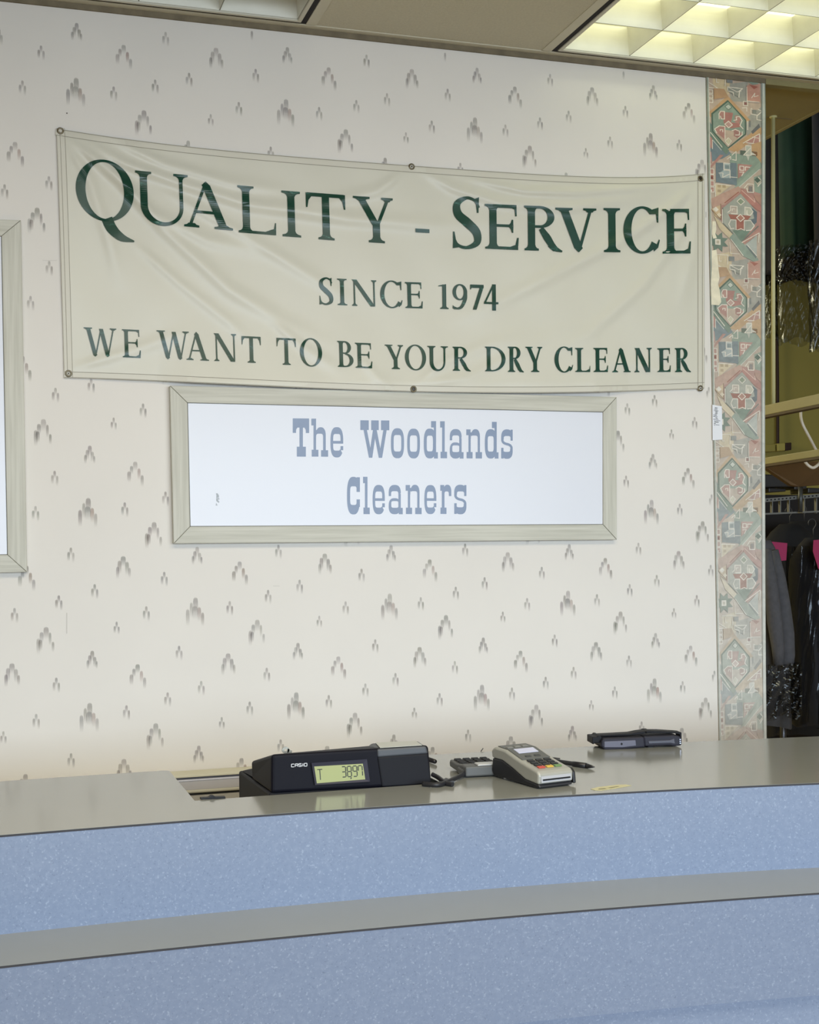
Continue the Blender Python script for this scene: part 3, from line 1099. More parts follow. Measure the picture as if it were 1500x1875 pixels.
FOLDS = [   # polyline, half width px, height mm
    ([(140, 250), (230, 300), (330, 335), (460, 375), (640, 400), (800, 412), (960, 405)], 13, 4.2),
    ([(210, 258), (300, 300), (420, 335), (560, 355)], 11, 3.2),
    ([(120, 250), (190, 300), (280, 390), (380, 440), (520, 470)], 12, 3.4),
    ([(130, 260), (220, 330), (300, 420), (420, 530), (520, 590), (640, 650)], 14, 3.4),
    ([(115, 250), (165, 330), (200, 440), (225, 540)], 12, 2.6),
    ([(300, 350), (430, 420), (560, 500), (660, 560)], 12, 2.6),
    ([(240, 440), (330, 520), (420, 590), (470, 640)], 11, 2.2),
    ([(745, 312), (690, 350), (600, 372), (480, 372)], 13, 3.0),
    ([(770, 312), (830, 345), (920, 372), (1040, 380), (1160, 362), (1275, 330)], 12, 3.2),
    ([(860, 328), (960, 350), (1060, 353), (1170, 343), (1280, 328)], 9, 3.8),
    ([(1282, 332), (1230, 380), (1140, 440), (1020, 500), (900, 560), (800, 600)], 13, 3.2),
    ([(1284, 336), (1250, 420), (1180, 520), (1080, 610), (980, 660)], 12, 2.8),
    ([(1286, 340), (1270, 460), (1240, 580)], 12, 2.2),
    ([(130, 675), (250, 640), (360, 600)], 12, 1.8),
    ([(500, 590), (560, 640), (640, 690)], 11, 2.4),
    ([(660, 655), (690, 690), (720, 712)], 10, 2.2),
    ([(760, 705), (820, 660), (900, 630), (1000, 610)], 12, 2.4),
    ([(760, 705), (860, 690), (960, 640), (1060, 590)], 11, 2.0),
    ([(1280, 700), (1180, 670), (1080, 660)], 12, 1.6),
]


def bh(px, py):
    """height of the sagging cloth off the wall, metres"""
    h = 0.0
    for pl, w, a in FOLDS:
        best, tpos = 1e9, 0
        n = len(pl) - 1
        for i in range(n):
            x0, y0 = pl[i]
            x1, y1 = pl[i + 1]
            dx, dy = x1 - x0, y1 - y0
            t = max(0.0, min(1.0, ((px - x0) * dx + (py - y0) * dy) / (dx * dx + dy * dy)))
            d = math.hypot(px - x0 - dx * t, py - y0 - dy * t)
            if d < best:
                best, tpos = d, (i + t) / n
        ww = w * (0.62 + 0.55 * tpos)
        env = min(1.0, tpos * 5 + 0.12) * min(1.0, (1 - tpos) * 3)
        h += 2.1 * a * env * math.exp(-(best / ww) ** 2)
    # drape: free belly between the fixings, a little lift over the sign below
    u = (px - 110) / 1180
    v = (py - 290) / 420
    h += 7 * math.sin(math.pi * max(0, min(1, u))) * max(0.0, min(1.0, v))
    h += 1.2 * math.sin(px * 0.021 + py * 0.013) + 0.8 * math.sin(px * 0.043 - py * 0.031)
    if 290 < px < 1150:
        k = min(1.0, (px - 290) / 60, (1150 - px) / 60)
        h += 17 * k * max(0.0, min(1.0, (py - 560) / 140)) ** 2
    return 0.0075 + max(h, -4) / 1000


def bp(px, py, lift=0.0):
    Y = -bh(px, py)
    return tuple(onY(px, py, Y - lift))


banner = thing('banner', tuple(onY(700, 500, 0)), 'large white vinyl banner with green capital letters reading QUALITY - SERVICE on the wallpapered wall', 'banner')
b_ = MB()
b_.grid(lambda u, v: bp(*bxy(u, 1 - v)), 300, 120, M_BANNER)
o = b_.build('banner_sheet', banner, smooth=True)
sm = o.modifiers.new('thickness', 'SOLIDIFY')
sm.thickness = 0.0006
sm.offset = 1


def ribbon_px(mb, pts, w, m, lift, fn=bp):
    n = len(pts)
    L, R_ = [], []
    for i, (x, y) in enumerate(pts):
        x0, y0 = pts[max(0, i - 1)]
        x1, y1 = pts[min(n - 1, i + 1)]
        d = math.hypot(x1 - x0, y1 - y0) or 1
        ox, oy = -(y1 - y0) / d * w / 2, (x1 - x0) / d * w / 2
        L.append((x + ox, y + oy))
        R_.append((x - ox, y - oy))
    for i in range(n - 1):
        mb.face([fn(*L[i], lift), fn(*L[i + 1], lift), fn(*R_[i + 1], lift), fn(*R_[i], lift)], m)


def edge_path(v0=None, u0=None, n=110, inset=0.0):
    if v0 is not None:
        pts = [bxy(i / n, v0) for i in range(n + 1)]
    else:
        pts = [bxy(u0, i / n) for i in range(n + 1)]
    return pts


b_ = MB()
for (v, dy) in ((0.0, 6), (1.0, -5.5)):
    ribbon_px(b_, [(x, y + dy) for x, y in edge_path(v0=v)], 11, M_HEM, 0.0007)
ribbon_px(b_, [(x + 8, y) for x, y in edge_path(u0=0.0)], 14, M_HEM, 0.0009)
ribbon_px(b_, [(x - 6, y) for x, y in edge_path(u0=1.0)], 11, M_HEM, 0.0009)
b_.build('hem', banner)
b_ = MB()
for (v, dy) in ((0.0, 12), (1.0, -11), (0.0, 1), (1.0, -1)):
    ribbon_px(b_, [(x, y + dy) for x, y in edge_path(v0=v)], 0.9, M_STITCH, 0.0014)
for (u, dx) in ((0.0, 15.5), (0.0, 6.5), (1.0, -11.5), (1.0, -3.5)):
    ribbon_px(b_, [(x + dx, y) for x, y in edge_path(u0=u)], 0.8, M_STITCH, 0.0016)
b_.build('stitching', banner)
M_BRASS = mat('grommet_metal', (120, 112, 92), 0.35, metal=0.9)
M_HOLE = mat('grommet_hole', (206, 200, 186), 0.7)
M_NAIL = mat('nail_head', (60, 56, 50), 0.4, metal=0.7)
for i, (gx, gy, hole) in enumerate(((110.5, 239.5, 0), (754, 305, 1), (1283, 327, 2), (125.5, 684, 1), (757.5, 712.5, 2), (1283, 711, 1))):
    P = Vector(bp(gx, gy, 0.0018))
    b = MB()
    ring = []
    for k in range(28):
        a = 2 * math.pi * k / 28
        ring.append((math.cos(a), math.sin(a)))
    ro, rm, ri = 0.0086, 0.0068, 0.0046
    vs, fs = [], []
    for rr, yy in ((ro, 0.0), (ro, -0.0006), (rm, -0.0022), (ri, -0.001), (ri, 0.001)):
        vs += [P + Vector((c * rr, yy, s * rr)) for c, s in ring]
    for j in range(4):
        for k in range(28):
            fs.append((j * 28 + k, j * 28 + (k + 1) % 28, (j + 1) * 28 + (k + 1) % 28, (j + 1) * 28 + k))
    b.raw(vs, fs, M_BRASS)
    g = b.build('grommet', banner, smooth=True)
    b = MB()
    b.raw([P + Vector((c * ri, 0.0002, s * ri)) for c, s in ring], [list(range(28))[::-1]], M_HOLE if hole < 2 else M_NAIL)
    if hole == 1:
        b.tube([P + Vector((0, 0.0, 0)), P + Vector((0, -0.0025, 0))], 0.0018, M_NAIL, 10)
    b.build('nail', g)

# ---------------------------------------------------------------- serif capitals (own outlines)


class Glyph:
    """collects ribbons in letter units: x right 0..W, y up 0..H (picture px)"""

    def __init__(self, W, H, s, t):
        self.W, self.H, self.s, self.t = W, H, s, t
        self.r = []

    def rib(self, L, R):
        self.r.append((L, R))

    def stem(self, xc, w, y0, y1, bot=True, top=True, eb=None, et=None, tl=True, tr=True):
        e = 0.62 * self.s if eb is None else eb
        e2 = e if et is None else et
        t = self.t * 0.8
        br = self.s * 0.55
        h = w / 2
        L, R = [], []
        if bot:
            for (y, ex) in ((0, e), (t, e), (t + 0.15 * br, e * 0.5), (t + 0.5 * br, e * 0.16), (t + br, 0)):
                L.append((xc - h - ex, y0 + y))
                R.append((xc + h + ex, y0 + y))
        else:
            L.append((xc - h, y0))
            R.append((xc + h, y0))
        if top:
            for (y, ex) in ((t + br, 0), (t + 0.5 * br, e2 * 0.16), (t + 0.15 * br, e2 * 0.5), (t, e2), (0, e2)):
                L.append((xc - h - (ex if tl else 0), y1 - y))
                R.append((xc + h + (ex if tr else 0), y1 - y))
        else:
            L.append((xc - h, y1))
            R.append((xc + h, y1))
        self.rib(L, R)

    def diag(self, xb, xt, w, y0, y1, n=6):
        h = w / 2
        L = [(xb + (xt - xb) * i / n - h, y0 + (y1 - y0) * i / n) for i in range(n + 1)]
        R = [(xb + (xt - xb) * i / n + h, y0 + (y1 - y0) * i / n) for i in range(n + 1)]
        self.rib(L, R)

    def serif(self, xc, w, y, up):
        t = self.t * 0.8
        d = 1 if up else -1
        br = self.s * 0.3
        L, R = [], []
        for yy, k in ((0, 1.0), (t, 1.0), (t + 0.3 * br, 0.62), (t + br, 0.42)):
            L.append((xc - w / 2 * k, y + d * yy))
            R.append((xc + w / 2 * k, y + d * yy))
        self.rib(L, R)

    def bar(self, x0, x1, yc, w):
        n = max(2, int(abs(x1 - x0) / 5))
        self.rib([(x0 + (x1 - x0) * i / n, yc + w / 2) for i in range(n + 1)], [(x0 + (x1 - x0) * i / n, yc - w / 2) for i in range(n + 1)])

    def poly(self, L, R):
        self.rib(L, R)

    def ring(self, cx, cy, ro, rv, thick_x, thick_y, a0=0, a1=360, n=40, tilt=0.0):
        L, R = [], []
        for i in range(n + 1):
            a = math.radians(a0 + (a1 - a0) * i / n)
            L.append((cx + ro * math.cos(a), cy + rv * math.sin(a)))
            ai = a + tilt
            R.append((cx + (ro - thick_x) * math.cos(ai), cy + (rv - thick_y) * math.sin(ai)))
        self.rib(L, R)

    def curve(self, pts, ws, n=36):
        """catmull-rom spine with widths"""
        P = [np.array(p, float) for p in pts]
        out, wid = [], []
        m = len(P) - 1
        for i in range(n + 1):
            s = i / n * m
            k = min(int(s), m - 1)
            t = s - k
            p0 = P[k - 1] if k > 0 else 2 * P[0] - P[1]
            p1, p2 = P[k], P[k + 1]
            p3 = P[k + 2] if k + 2 <= m else 2 * P[m] - P[m - 1]
            out.append(0.5 * (2 * p1 + (p2 - p0) * t + (2 * p0 - 5 * p1 + 4 * p2 - p3) * t * t + (3 * p1 - p0 - 3 * p2 + p3) * t ** 3))
            wid.append(ws[k] + (ws[k + 1] - ws[k]) * t)
        L, R = [], []
        for i in range(n + 1):
            d = out[min(i + 1, n)] - out[max(i - 1, 0)]
            d = d / (np.linalg.norm(d) or 1)
            o_ = np.array([-d[1], d[0]]) * wid[i] / 2
            L.append(tuple(out[i] + o_))
            R.append(tuple(out[i] - o_))
        self.rib(L, R)


def serif_glyph(ch, W, H, s, t):
    g = Glyph(W, H, s, t)
    e = 0.62 * s
    if ch == 'I':
        g.stem(W / 2, s, 0, H, et=max(0.5 * s, W / 2 - s / 2), eb=max(0.5 * s, W / 2 - s / 2))
    elif ch == 'L':
        xc = s / 2 + e
        g.stem(xc, s, 0, H)
        g.bar(xc, W - 0.6 * t, t * 0.55, t * 1.1)
        g.poly([(W - 0.30 * W, t), (W - 0.12 * W, t * 2.2), (W - 0.045 * W, 0.13 * H), (W, 0.26 * H)], [(W - 0.30 * W, 0), (W - 0.10 * W, 0), (W - 0.02 * W, 0), (W, 0.25 * H)])
        g.poly([(W - 0.08 * W, t), (W - 0.025 * W, 0.26 * H)], [(W - 0.005 * W, 0), (W, 0.26 * H)])
    elif ch == 'T':
        g.stem(W / 2, s, 0, H - t, top=False)
        g.bar(t * 0.5, W - t * 0.5, H - t * 0.75, t * 1.5)
        for sg in (0, 1):
            f = (lambda x: x) if sg == 0 else (lambda x: W - x)
            g.poly([(f(0), H), (f(0), H - 0.16 * H), (f(0), H - 0.32 * H)], [(f(0.17 * W), H - t), (f(0.07 * W), H - 0.16 * H), (f(0.035 * W), H - 0.32 * H)])
    elif ch == 'E':
        xc = s / 2 + e * 0.8
        g.stem(xc, s, 0, H)
        g.bar(xc, W - 0.06 * W, H - t * 0.7, t * 1.4)
        g.bar(xc, W * 0.80, H * 0.53, t * 1.1)
        g.bar(xc, W - 0.02 * W, t * 0.6, t * 1.2)
        g.poly([(W * 0.72, H - t), (W * 0.88, H - 0.10 * H), (W * 0.90, H - 0.25 * H)], [(W * 0.94, H), (W * 0.94, H - 0.1 * H), (W * 0.945, H - 0.25 * H)])
        g.poly([(W * 0.70, H * 0.55), (W * 0.765, H * 0.60), (W * 0.79, H * 0.67)], [(W * 0.84, H * 0.53), (W * 0.835, H * 0.60), (W * 0.835, H * 0.67)])
        g.poly([(W * 0.70, H * 0.51), (W * 0.765, H * 0.45), (W * 0.79, H * 0.38)], [(W * 0.84, H * 0.53), (W * 0.835, H * 0.45), (W * 0.835, H * 0.38)])
        g.poly([(W * 0.70, t), (W * 0.90, 0.11 * H), (W * 0.95, 0.27 * H)], [(W * 0.96, 0), (W * 0.985, 0.1 * H), (W, 0.27 * H)])
    elif ch in 'OQ':
        g.ring(W / 2, H / 2, W / 2, H / 2 * 1.02, s * 1.05, t * 1.0, 0, 360, 60, tilt=0.16)
    elif ch == 'C':
        g.ring(W * 0.52, H / 2, W * 0.52, H / 2 * 1.02, s * 1.1, t, 42, 322, 50, tilt=0.10)
        ax, ay = W * 0.52 + W * 0.52 * math.cos(math.radians(42)), H / 2 + H * 0.51 * math.sin(math.radians(42))
        g.poly([(ax - 0.16 * W, H - t * 1.4), (W * 0.90, H * 0.84), (W * 0.925, H * 0.66)], [(W * 0.97, H * 0.985), (W * 0.965, H * 0.84), (W * 0.96, H * 0.66)])
        g.poly([(W * 0.80, H * 0.12), (W * 0.90, H * 0.17), (W * 0.975, H * 0.30)], [(W * 0.84, H * 0.04), (W * 0.95, H * 0.12), (W, H * 0.28)])
    elif ch == 'U':
        r = W * 0.37
        xl, xr = s * 0.5 + e, W - t * 0.75 - e * 1.1
        yb = H * 0.36
        g.stem(xl, s, yb, H, bot=False)
        g.stem(xr, t * 1.5, yb, H, bot=False, et=e * 1.2)
        cx = (xl - s / 2 + xr + t * 0.75) / 2
        rx = (xr + t * 0.75 - xl + s / 2) / 2
        L, R = [], []
        n = 30
        for i in range(n + 1):
            a = math.pi + math.pi * i / n
            k = i / n
            th = s * (1 - k) ** 1 + t * 1.5 * k
            L.append((cx + rx * math.cos(a), yb + yb * 1.03 * math.sin(a)))
            thx = s if k < 0.5 else t * 1.5
            xi = (cx + (s - t * 1.5) / 2) + (rx - (s + t * 1.5) / 2) * math.cos(a)
            R.append((xi, yb + (yb * 1.03 - t * 1.6) * math.sin(a)))
        g.poly(L, R)
    elif ch == 'A':
        w1, w2 = t * 1.25, s * 1.15
        ax = W * 0.47
        g.diag(W * 0.13, ax - w1 * 0.1, w1, t, H * 0.96)
        g.diag(W * 0.80, ax, w2, t, H * 0.93)
        g.poly([(ax - w2 / 2, H * 0.92), (ax - t * 0.2, H)], [(ax + w2 / 2, H * 0.92), (ax + t * 0.2, H)])
        g.bar(W * 0.26, W * 0.66, H * 0.34, t * 1.1)
        g.serif(W * 0.155, W * 0.31, 0, True)
        g.serif(W * 0.81, W * 0.38, 0, True)
    elif ch == 'V':
        w1, w2 = s * 1.15, t * 1.25
        bx = W * 0.56
        g.diag(bx, W * 0.22, w1, H * 0.08, H - t)
        g.diag(bx + w1 * 0.1, W * 0.85, w2, H * 0.05, H - t)
        g.poly([(bx - w1 / 2, H * 0.09), (bx - t * 0.2, 0)], [(bx + w1 / 2, H * 0.09), (bx + t * 0.2, 0)])
        g.serif(W * 0.21, W * 0.42, H, False)
        g.serif(W * 0.84, W * 0.32, H, False)
    elif ch == 'W':
        w1, w2 = s * 1.1, t * 1.15
        b1, b2 = W * 0.33, W * 0.71
        g.diag(b1, W * 0.14, w1, H * 0.05, H - t)
        g.diag(b1 + w1 * 0.15, W * 0.53, w2, H * 0.04, H * 0.97)
        g.diag(b2, W * 0.53, w1, H * 0.05, H * 0.97)
        g.diag(b2 + w1 * 0.15, W * 0.90, w2, H * 0.04, H - t)
        for b_x in (b1, b2):
            g.poly([(b_x - w1 / 2, H * 0.055), (b_x - t * 0.15, 0)], [(b_x + w1 / 2, H * 0.055), (b_x + t * 0.15, 0)])
        g.serif(W * 0.13, W * 0.26, H, False)
        g.serif(W * 0.90, W * 0.20, H, False)
    elif ch == 'N':
        xl, xr = t * 0.6 + e * 0.8, W - t * 0.6 - e * 0.8
        g.stem(xl, t * 1.2, 0, H - t, top=False, eb=e * 0.8)
        g.stem(xr, t * 1.2, H * 0.02, H, bot=False, et=e * 0.8)
        g.diag(xr - s * 0.40, xl + s * 0.1, s * 1.25, 0, H - t * 0.3, 8)
        g.poly([(0, H), (xl - t, H - t * 0.9), (xl + s * 0.4, H - t * 2)], [(xl + s * 0.75, H), (xl + s * 0.75, H - t * 0.9), (xl + s * 0.9, H - t * 2)])
    elif ch == 'Y':
        w1 = s * 1.05
        jx = W * 0.57
        g.stem(jx, s, 0, H * 0.44, top=False)
        g.diag(jx - s * 0.02, W * 0.21, w1, H * 0.38, H - t)
        g.diag(jx + s * 0.22, W * 0.86, t * 1.4, H * 0.40, H - t)
        g.serif(W * 0.21, W * 0.42, H, False)
        g.serif(W * 0.855, W * 0.29, H, False)
    elif ch in 'RBPD':
        xc = s / 2 + e * 0.75
        g.stem(xc, s, 0, H, eb=e * 0.8, et=e * 0.8)
        xl = xc + s / 2 - 1
        if ch == 'D':
            rx = W - xl
            g.ring(xl + rx * 0.12, H / 2, rx * 0.88, H / 2, s * 1.05, t * 1.1, -90, 90, 30)
            g.bar(xl - s * 0.3, xl + rx * 0.14, H - t * 0.55, t * 1.1)
            g.bar(xl - s * 0.3, xl + rx * 0.14, t * 0.55, t * 1.1)
        else:
            rx = (W * (0.80 if ch == 'R' else 0.86) - xl)
            yc, ry = H * 0.755, H * 0.245
            g.ring(xl + rx * 0.28, yc, rx * 0.72, ry, s * 0.95, t * 1.1, -90, 90, 26)
            g.bar(xl - s * 0.3, xl + rx * 0.30, H - t * 0.55, t * 1.1)
            g.bar(xl - s * 0.3, xl + rx * 0.30, yc - ry + t * 0.55, t * 1.1)
            if ch == 'R':
                g.curve([(W * 0.44, H * 0.50), (W * 0.60, H * 0.30), (W * 0.78, H * 0.08), (W * 1.0, -H * 0.005)], [s * 0.7, s * 1.05, s * 0.85, t * 0.6], 14)
                g.poly([(W * 0.70, H * 0.16), (W * 0.85, H * 0.06), (W, H * 0.02)], [(W * 0.62, H * 0.10), (W * 0.76, 0), (W, 0)])
            else:
                rx2 = W - xl
                yc2, ry2 = H * 0.265, H * 0.265
                g.ring(xl + rx2 * 0.25, yc2, rx2 * 0.75, ry2, s * 1.05, t * 1.1, -90, 90, 26)
                g.bar(xl - s * 0.3, xl + rx2 * 0.27, t * 0.55, t * 1.1)
    elif ch == 'S':
        g.curve([(W * 0.90, H * 0.80), (W * 0.78, H * 0.925), (W * 0.50, H * 0.975), (W * 0.20, H * 0.86), (W * 0.22, H * 0.66), (W * 0.52, H * 0.50), (W * 0.80, H * 0.33), (W * 0.82, H * 0.13), (W * 0.50, H * 0.025), (W * 0.20, H * 0.07), (W * 0.07, H * 0.22)],
                [t * 0.8, t * 1.1, t * 1.3, s * 0.9, s * 1.2, s * 1.3, s * 1.2, s * 0.9, t * 1.3, t * 1.2, t * 0.8], 60)
        g.poly([(W * 0.70, H * 0.95), (W * 0.80, H * 0.86), (W * 0.83, H * 0.70)], [(W * 0.90, H), (W * 0.89, H * 0.86), (W * 0.88, H * 0.70)])
        g.poly([(W * 0.05, H * 0.32), (W * 0.05, H * 0.14), (W * 0.04, 0)], [(W * 0.10, H * 0.32), (W * 0.15, H * 0.14), (W * 0.30, H * 0.03)])
    elif ch == '-':
        g.bar(0, W, H / 2, H)
    elif ch == '1':
        g.stem(W * 0.58, s * 1.05, 0, H * 0.98, top=False)
        g.poly([(0, H * 0.93), (W * 0.30, H * 0.96), (W * 0.58 + s * 0.5, H)], [(0, H * 0.90), (W * 0.30, H * 0.91), (W * 0.58 + s * 0.5, H * 0.88)])
    elif ch == '9':
        g.ring(W * 0.5, H * 0.68, W * 0.5, H * 0.32, s * 0.95, t * 1.1, 0, 360, 40)
        g.curve([(W - s * 0.45, H * 0.66), (W - s * 0.6, H * 0.40), (W * 0.60, H * 0.10), (W * 0.25, H * 0.03), (W * 0.02, H * 0.10)], [s * 0.9, s * 1.0, s * 0.8, t * 1.3, t], 24)
        g.poly([(0, H * 0.16), (W * 0.1, H * 0.11), (W * 0.3, H * 0.07)], [(W * 0.0, H * 0.04), (W * 0.1, 0), (W * 0.3, 0)])
    elif ch == '7':
        g.bar(0, W, H * 0.93, H * 0.13)
        g.diag(W * 0.32, W * 0.88, s * 1.0, 0, H * 0.93, 8)
        g.poly([(0, H * 0.98), (0, H * 0.80)], [(W * 0.12, H * 0.90), (W * 0.05, H * 0.80)])
    elif ch == '4':
        g.stem(W * 0.70, s, 0, H, top=False, bot=False)
        g.bar(0, W, H * 0.285, t * 1.6)
        g.diag(W * 0.06, W * 0.66, t * 1.5, H * 0.29, H * 0.98, 8)
    return g.r


TXT = [
    # char, x0, x1, top, base  (picture px)
    [('Q', 138.7, 245, 293.5, 404, 1), ('U', 249, 344.5, 316.5, 412.5, 1), ('A', 336, 425.5, 333, 418, 1), ('L', 436, 505, 342, 428, 1), ('I', 516.5, 550.5, 350, 433.5, 1), ('T', 561, 633, 354.5, 439, 1),
     ('Y', 647.5, 720.5, 361, 444, 1), ('-', 761, 786.6, 419, 426, 1), ('S', 826.7, 883.5, 360, 455.6, 1), ('E', 890, 950, 374.5, 456.5, 1), ('R', 960.8, 1029.4, 377.4, 459.3, 1), ('V', 1017.6, 1092.7, 381, 461.4, 1),
     ('I', 1106, 1136, 381, 461.7, 1), ('C', 1142, 1208.5, 378.5, 463.6, 1), ('E', 1215, 1265.4, 382.4, 464.2, 1)],
    [('S', 583.6, 610.8, 508, 558, 2), ('I', 618, 635.5, 510.4, 558.6, 2), ('N', 644.4, 690, 512.5, 560.5, 2), ('C', 696.5, 737, 514, 563.6, 2), ('E', 743, 774, 516.8, 564.2, 2),
     ('1', 803, 821.6, 520, 565.6, 2), ('9', 829, 855.8, 520, 566.4, 2), ('7', 861.4, 886, 521, 567, 2), ('4', 886.5, 912.8, 520.5, 568.5, 2)],
    [('W', 154, 214, 600.5, 653, 3), ('E', 225, 257.5, 603.5, 654.7, 3), ('W', 287.5, 346.7, 606, 658, 3), ('A', 341, 382, 608, 659.5, 3), ('N', 392, 433.3, 611, 661.5, 3), ('T', 443, 478, 616, 664, 3),
     ('T', 507, 542.2, 619.2, 667.8, 3), ('O', 549.4, 590, 619.6, 670.6, 3), ('B', 618.6, 647.2, 624.6, 672, 3), ('E', 651.7, 681.6, 628, 673.7, 3), ('Y', 705.4, 739, 631.4, 675.6, 3), ('O', 741.8, 780.5, 631.4, 677.6, 3),
     ('U', 783, 820.2, 633.7, 679, 3), ('R', 829.5, 862.2, 635, 679, 3), ('D', 888.8, 926, 634.8, 680, 3), ('R', 930.5, 959.2, 634.8, 681, 3), ('Y', 962.7, 993.5, 635, 681, 3), ('C', 1015.8, 1049.6, 634.8, 681.7, 3),
     ('L', 1053.7, 1081, 637, 681, 3), ('E', 1088, 1113.8, 637, 681, 3), ('A', 1121.4, 1155, 637, 681.4, 3), ('N', 1162, 1194, 637, 681.4, 3), ('E', 1205, 1228.5, 637.4, 681, 3), ('R', 1236.4, 1265.2, 637, 681, 3)],
]


def resample(L, R, step):
    """subdivide a ribbon so it follows the cloth"""
    oL, oR = [L[0]], [R[0]]
    for i in range(len(L) - 1):
        d = max(math.dist(L[i], L[i + 1]), math.dist(R[i], R[i + 1]))
        k = max(1, int(math.ceil(d / step)))
        for j in range(1, k + 1):
            t = j / k
            oL.append((L[i][0] + (L[i + 1][0] - L[i][0]) * t, L[i][1] + (L[i + 1][1] - L[i][1]) * t))
            oR.append((R[i][0] + (R[i + 1][0] - R[i][0]) * t, R[i][1] + (R[i + 1][1] - R[i][1]) * t))
    return oL, oR


for li, line in enumerate(TXT):
    mids = [(a + b) / 2 for _, a, b, _, _, _ in line if _ and True]
    cs = [((x0 + x1) / 2, base) for (ch, x0, x1, top, base, k) in line if ch != '-']
    cf = np.polyfit([(c[0] - 700) / 500 for c in cs], [c[1] for c in cs], 3)
    dcf = np.polyder(cf)
    b_ = MB()
    prev = None
    for (ch, x0, x1, top, base, k) in line:
        if prev is not None and x0 - prev > (20 if k == 1 else 20):
            b_.build('word', banner)
            b_ = MB()
        prev = x1
        Wd, Hh = x1 - x0, base - top
        xc = (x0 + x1) / 2
        slope = float(np.polyval(dcf, (xc - 700) / 500)) / 500
        if k == 1:
            s, t = 13.2, 4.4
            if ch == 'Q':
                s = 17
        elif k == 2:
            s, t = 6.8, 2.3
        else:
            s, t = 6.6, 2.1
        H = Hh if ch == '-' else Hh - abs(slope) * 0
        ribs = serif_glyph(ch, Wd, H, s, t)
        if ch == 'Q':
            g = Glyph(Wd, H, s, t)
            g.curve([(Wd * 0.52, H * 0.04), (Wd * 0.60, -H * 0.12), (Wd * 0.76, -H * 0.25), (Wd * 0.98, -H * 0.30)], [s * 1.25, s * 1.2, s * 0.9, t * 0.6], 16)
            ribs = ribs + g.r
        lean = 0.035 if x0 < 420 else (0.03 if x0 < 760 else 0.01)
        for ri, (L, R) in enumerate(ribs):
            L, R = resample(L, R, 4.0)

            def mp(p):
                X = x0 + p[0] - lean * (p[1] - H / 2)
                Yp = base - p[1] + slope * (X - xc)
                return bp(X, Yp, 0.0031 + 0.00003 * ri)
            for i in range(len(L) - 1):
                b_.face([mp(L[i]), mp(L[i + 1]), mp(R[i + 1]), mp(R[i])], M_GREEN)
    b_.build('word', banner)

# ================================================================ LIGHT-BOX SIGNS
M_WOODX = wood('pale_oak_x', (204, 202, 190), (186, 184, 171), 0)
M_WOODZ = wood('pale_oak_z', (204, 202, 190), (188, 186, 173), 2)
M_SEAM = mat('mitre_seam', (108, 104, 88), 0.8)


def panel_mat(name, estr):
    m = mat(name, (220, 222, 230), 0.3, spec=0.4, emit=(222, 232, 255), estr=estr)
    return m


def frame_board(b, o0, o1, i1, i0, Yf, depth, m):
    """mitred board: outer corners o0,o1, inner corners i0,i1 as picture positions"""
    pts = [tuple(onY(*p, Yf)) for p in (o0, o1, i1, i0)]
    b.prism(pts, (0, depth, 0), m)


def sign(label, outer, inner, estr, Yf=-0.024, Yp=-0.019):
    loc = onY(sum(p[0] for p in outer) / 4, sum(p[1] for p in outer) / 4, 0)
    root = thing('light_box_sign', tuple(loc), label, 'sign')
    D = -Yf
    for i, nm in enumerate(('frame_board',) * 4):
        b = MB()
        j = (i + 1) % 4
        frame_board(b, outer[i], outer[j], inner[j], inner[i], Yf, D - 0.0002, M_WOODX if i % 2 == 0 else M_WOODZ)
        b.build('frame_board', root, bevel=0.0012)
    for i in range(4):
        b = MB()
        o_, n_ = np.array(outer[i], float), np.array(inner[i], float)
        d = (n_ - o_) / np.linalg.norm(n_ - o_)
        nrm = np.array([-d[1], d[0]]) * 0.45
        q = [tuple(onY(*p, Yf - 0.0004)) for p in (o_ + d * 1.5 + nrm, o_ + d * 1.5 - nrm, n_ - nrm, n_ + nrm)]
        b.face(q, M_SEAM)
        b.build('mitre_seam', root)
    b = MB()
    q = [tuple(onY(*p, Yp)) for p in inner]
    b.prism(q, (0, 0.004, 0), panel_mat('lit_panel', estr))
    pn = b.build('panel', root)
    b = MB()
    for i in range(4):
        j = (i + 1) % 4
        a, c = np.array(inner[i], float), np.array(inner[j], float)
        d = (c - a) / np.linalg.norm(c - a)
        nrm = np.array([-d[1], d[0]])
        q = [tuple(onY(*p, Yp - 0.0006)) for p in (a, c, c + nrm * 1.3, a + nrm * 1.3)]
        b.face(q[::-1], mat('panel_gasket', (120, 120, 112), 0.6))
    b.build('gasket', root)
    return root, pn


OUT = [(311.3, 706), (1129.6, 727), (1130, 988.3), (318.2, 995.3)]
INN = [(343, 737), (1105, 754), (1105, 960.8), (347.8, 964.4)]
root, pn = sign('wide pale-framed light-box sign reading The Woodlands Cleaners under the banner', OUT, INN, 0.03)
M_SLATE = mat('slate_letter', (128, 144, 172), 0.4, noise=0.05, nscale=20)
YL = -0.0194


# slab letters: outlines in units x 0..W, y up 0..H
def se(cx, cy, rx, ry, n_, k=40, a0=0, a1=360):
    out = []
    for i in range(k + 1):
        a = math.radians(a0 + (a1 - a0) * i / k)
        c, s = math.cos(a), math.sin(a)
        out.append((cx + rx * math.copysign(abs(c) ** (2 / n_), c), cy + ry * math.copysign(abs(s) ** (2 / n_), s)))
    return out


def rr(x0, y0, x1, y1):
    return ([(x0, y0), (x0, y1)], [(x1, y0), (x1, y1)])


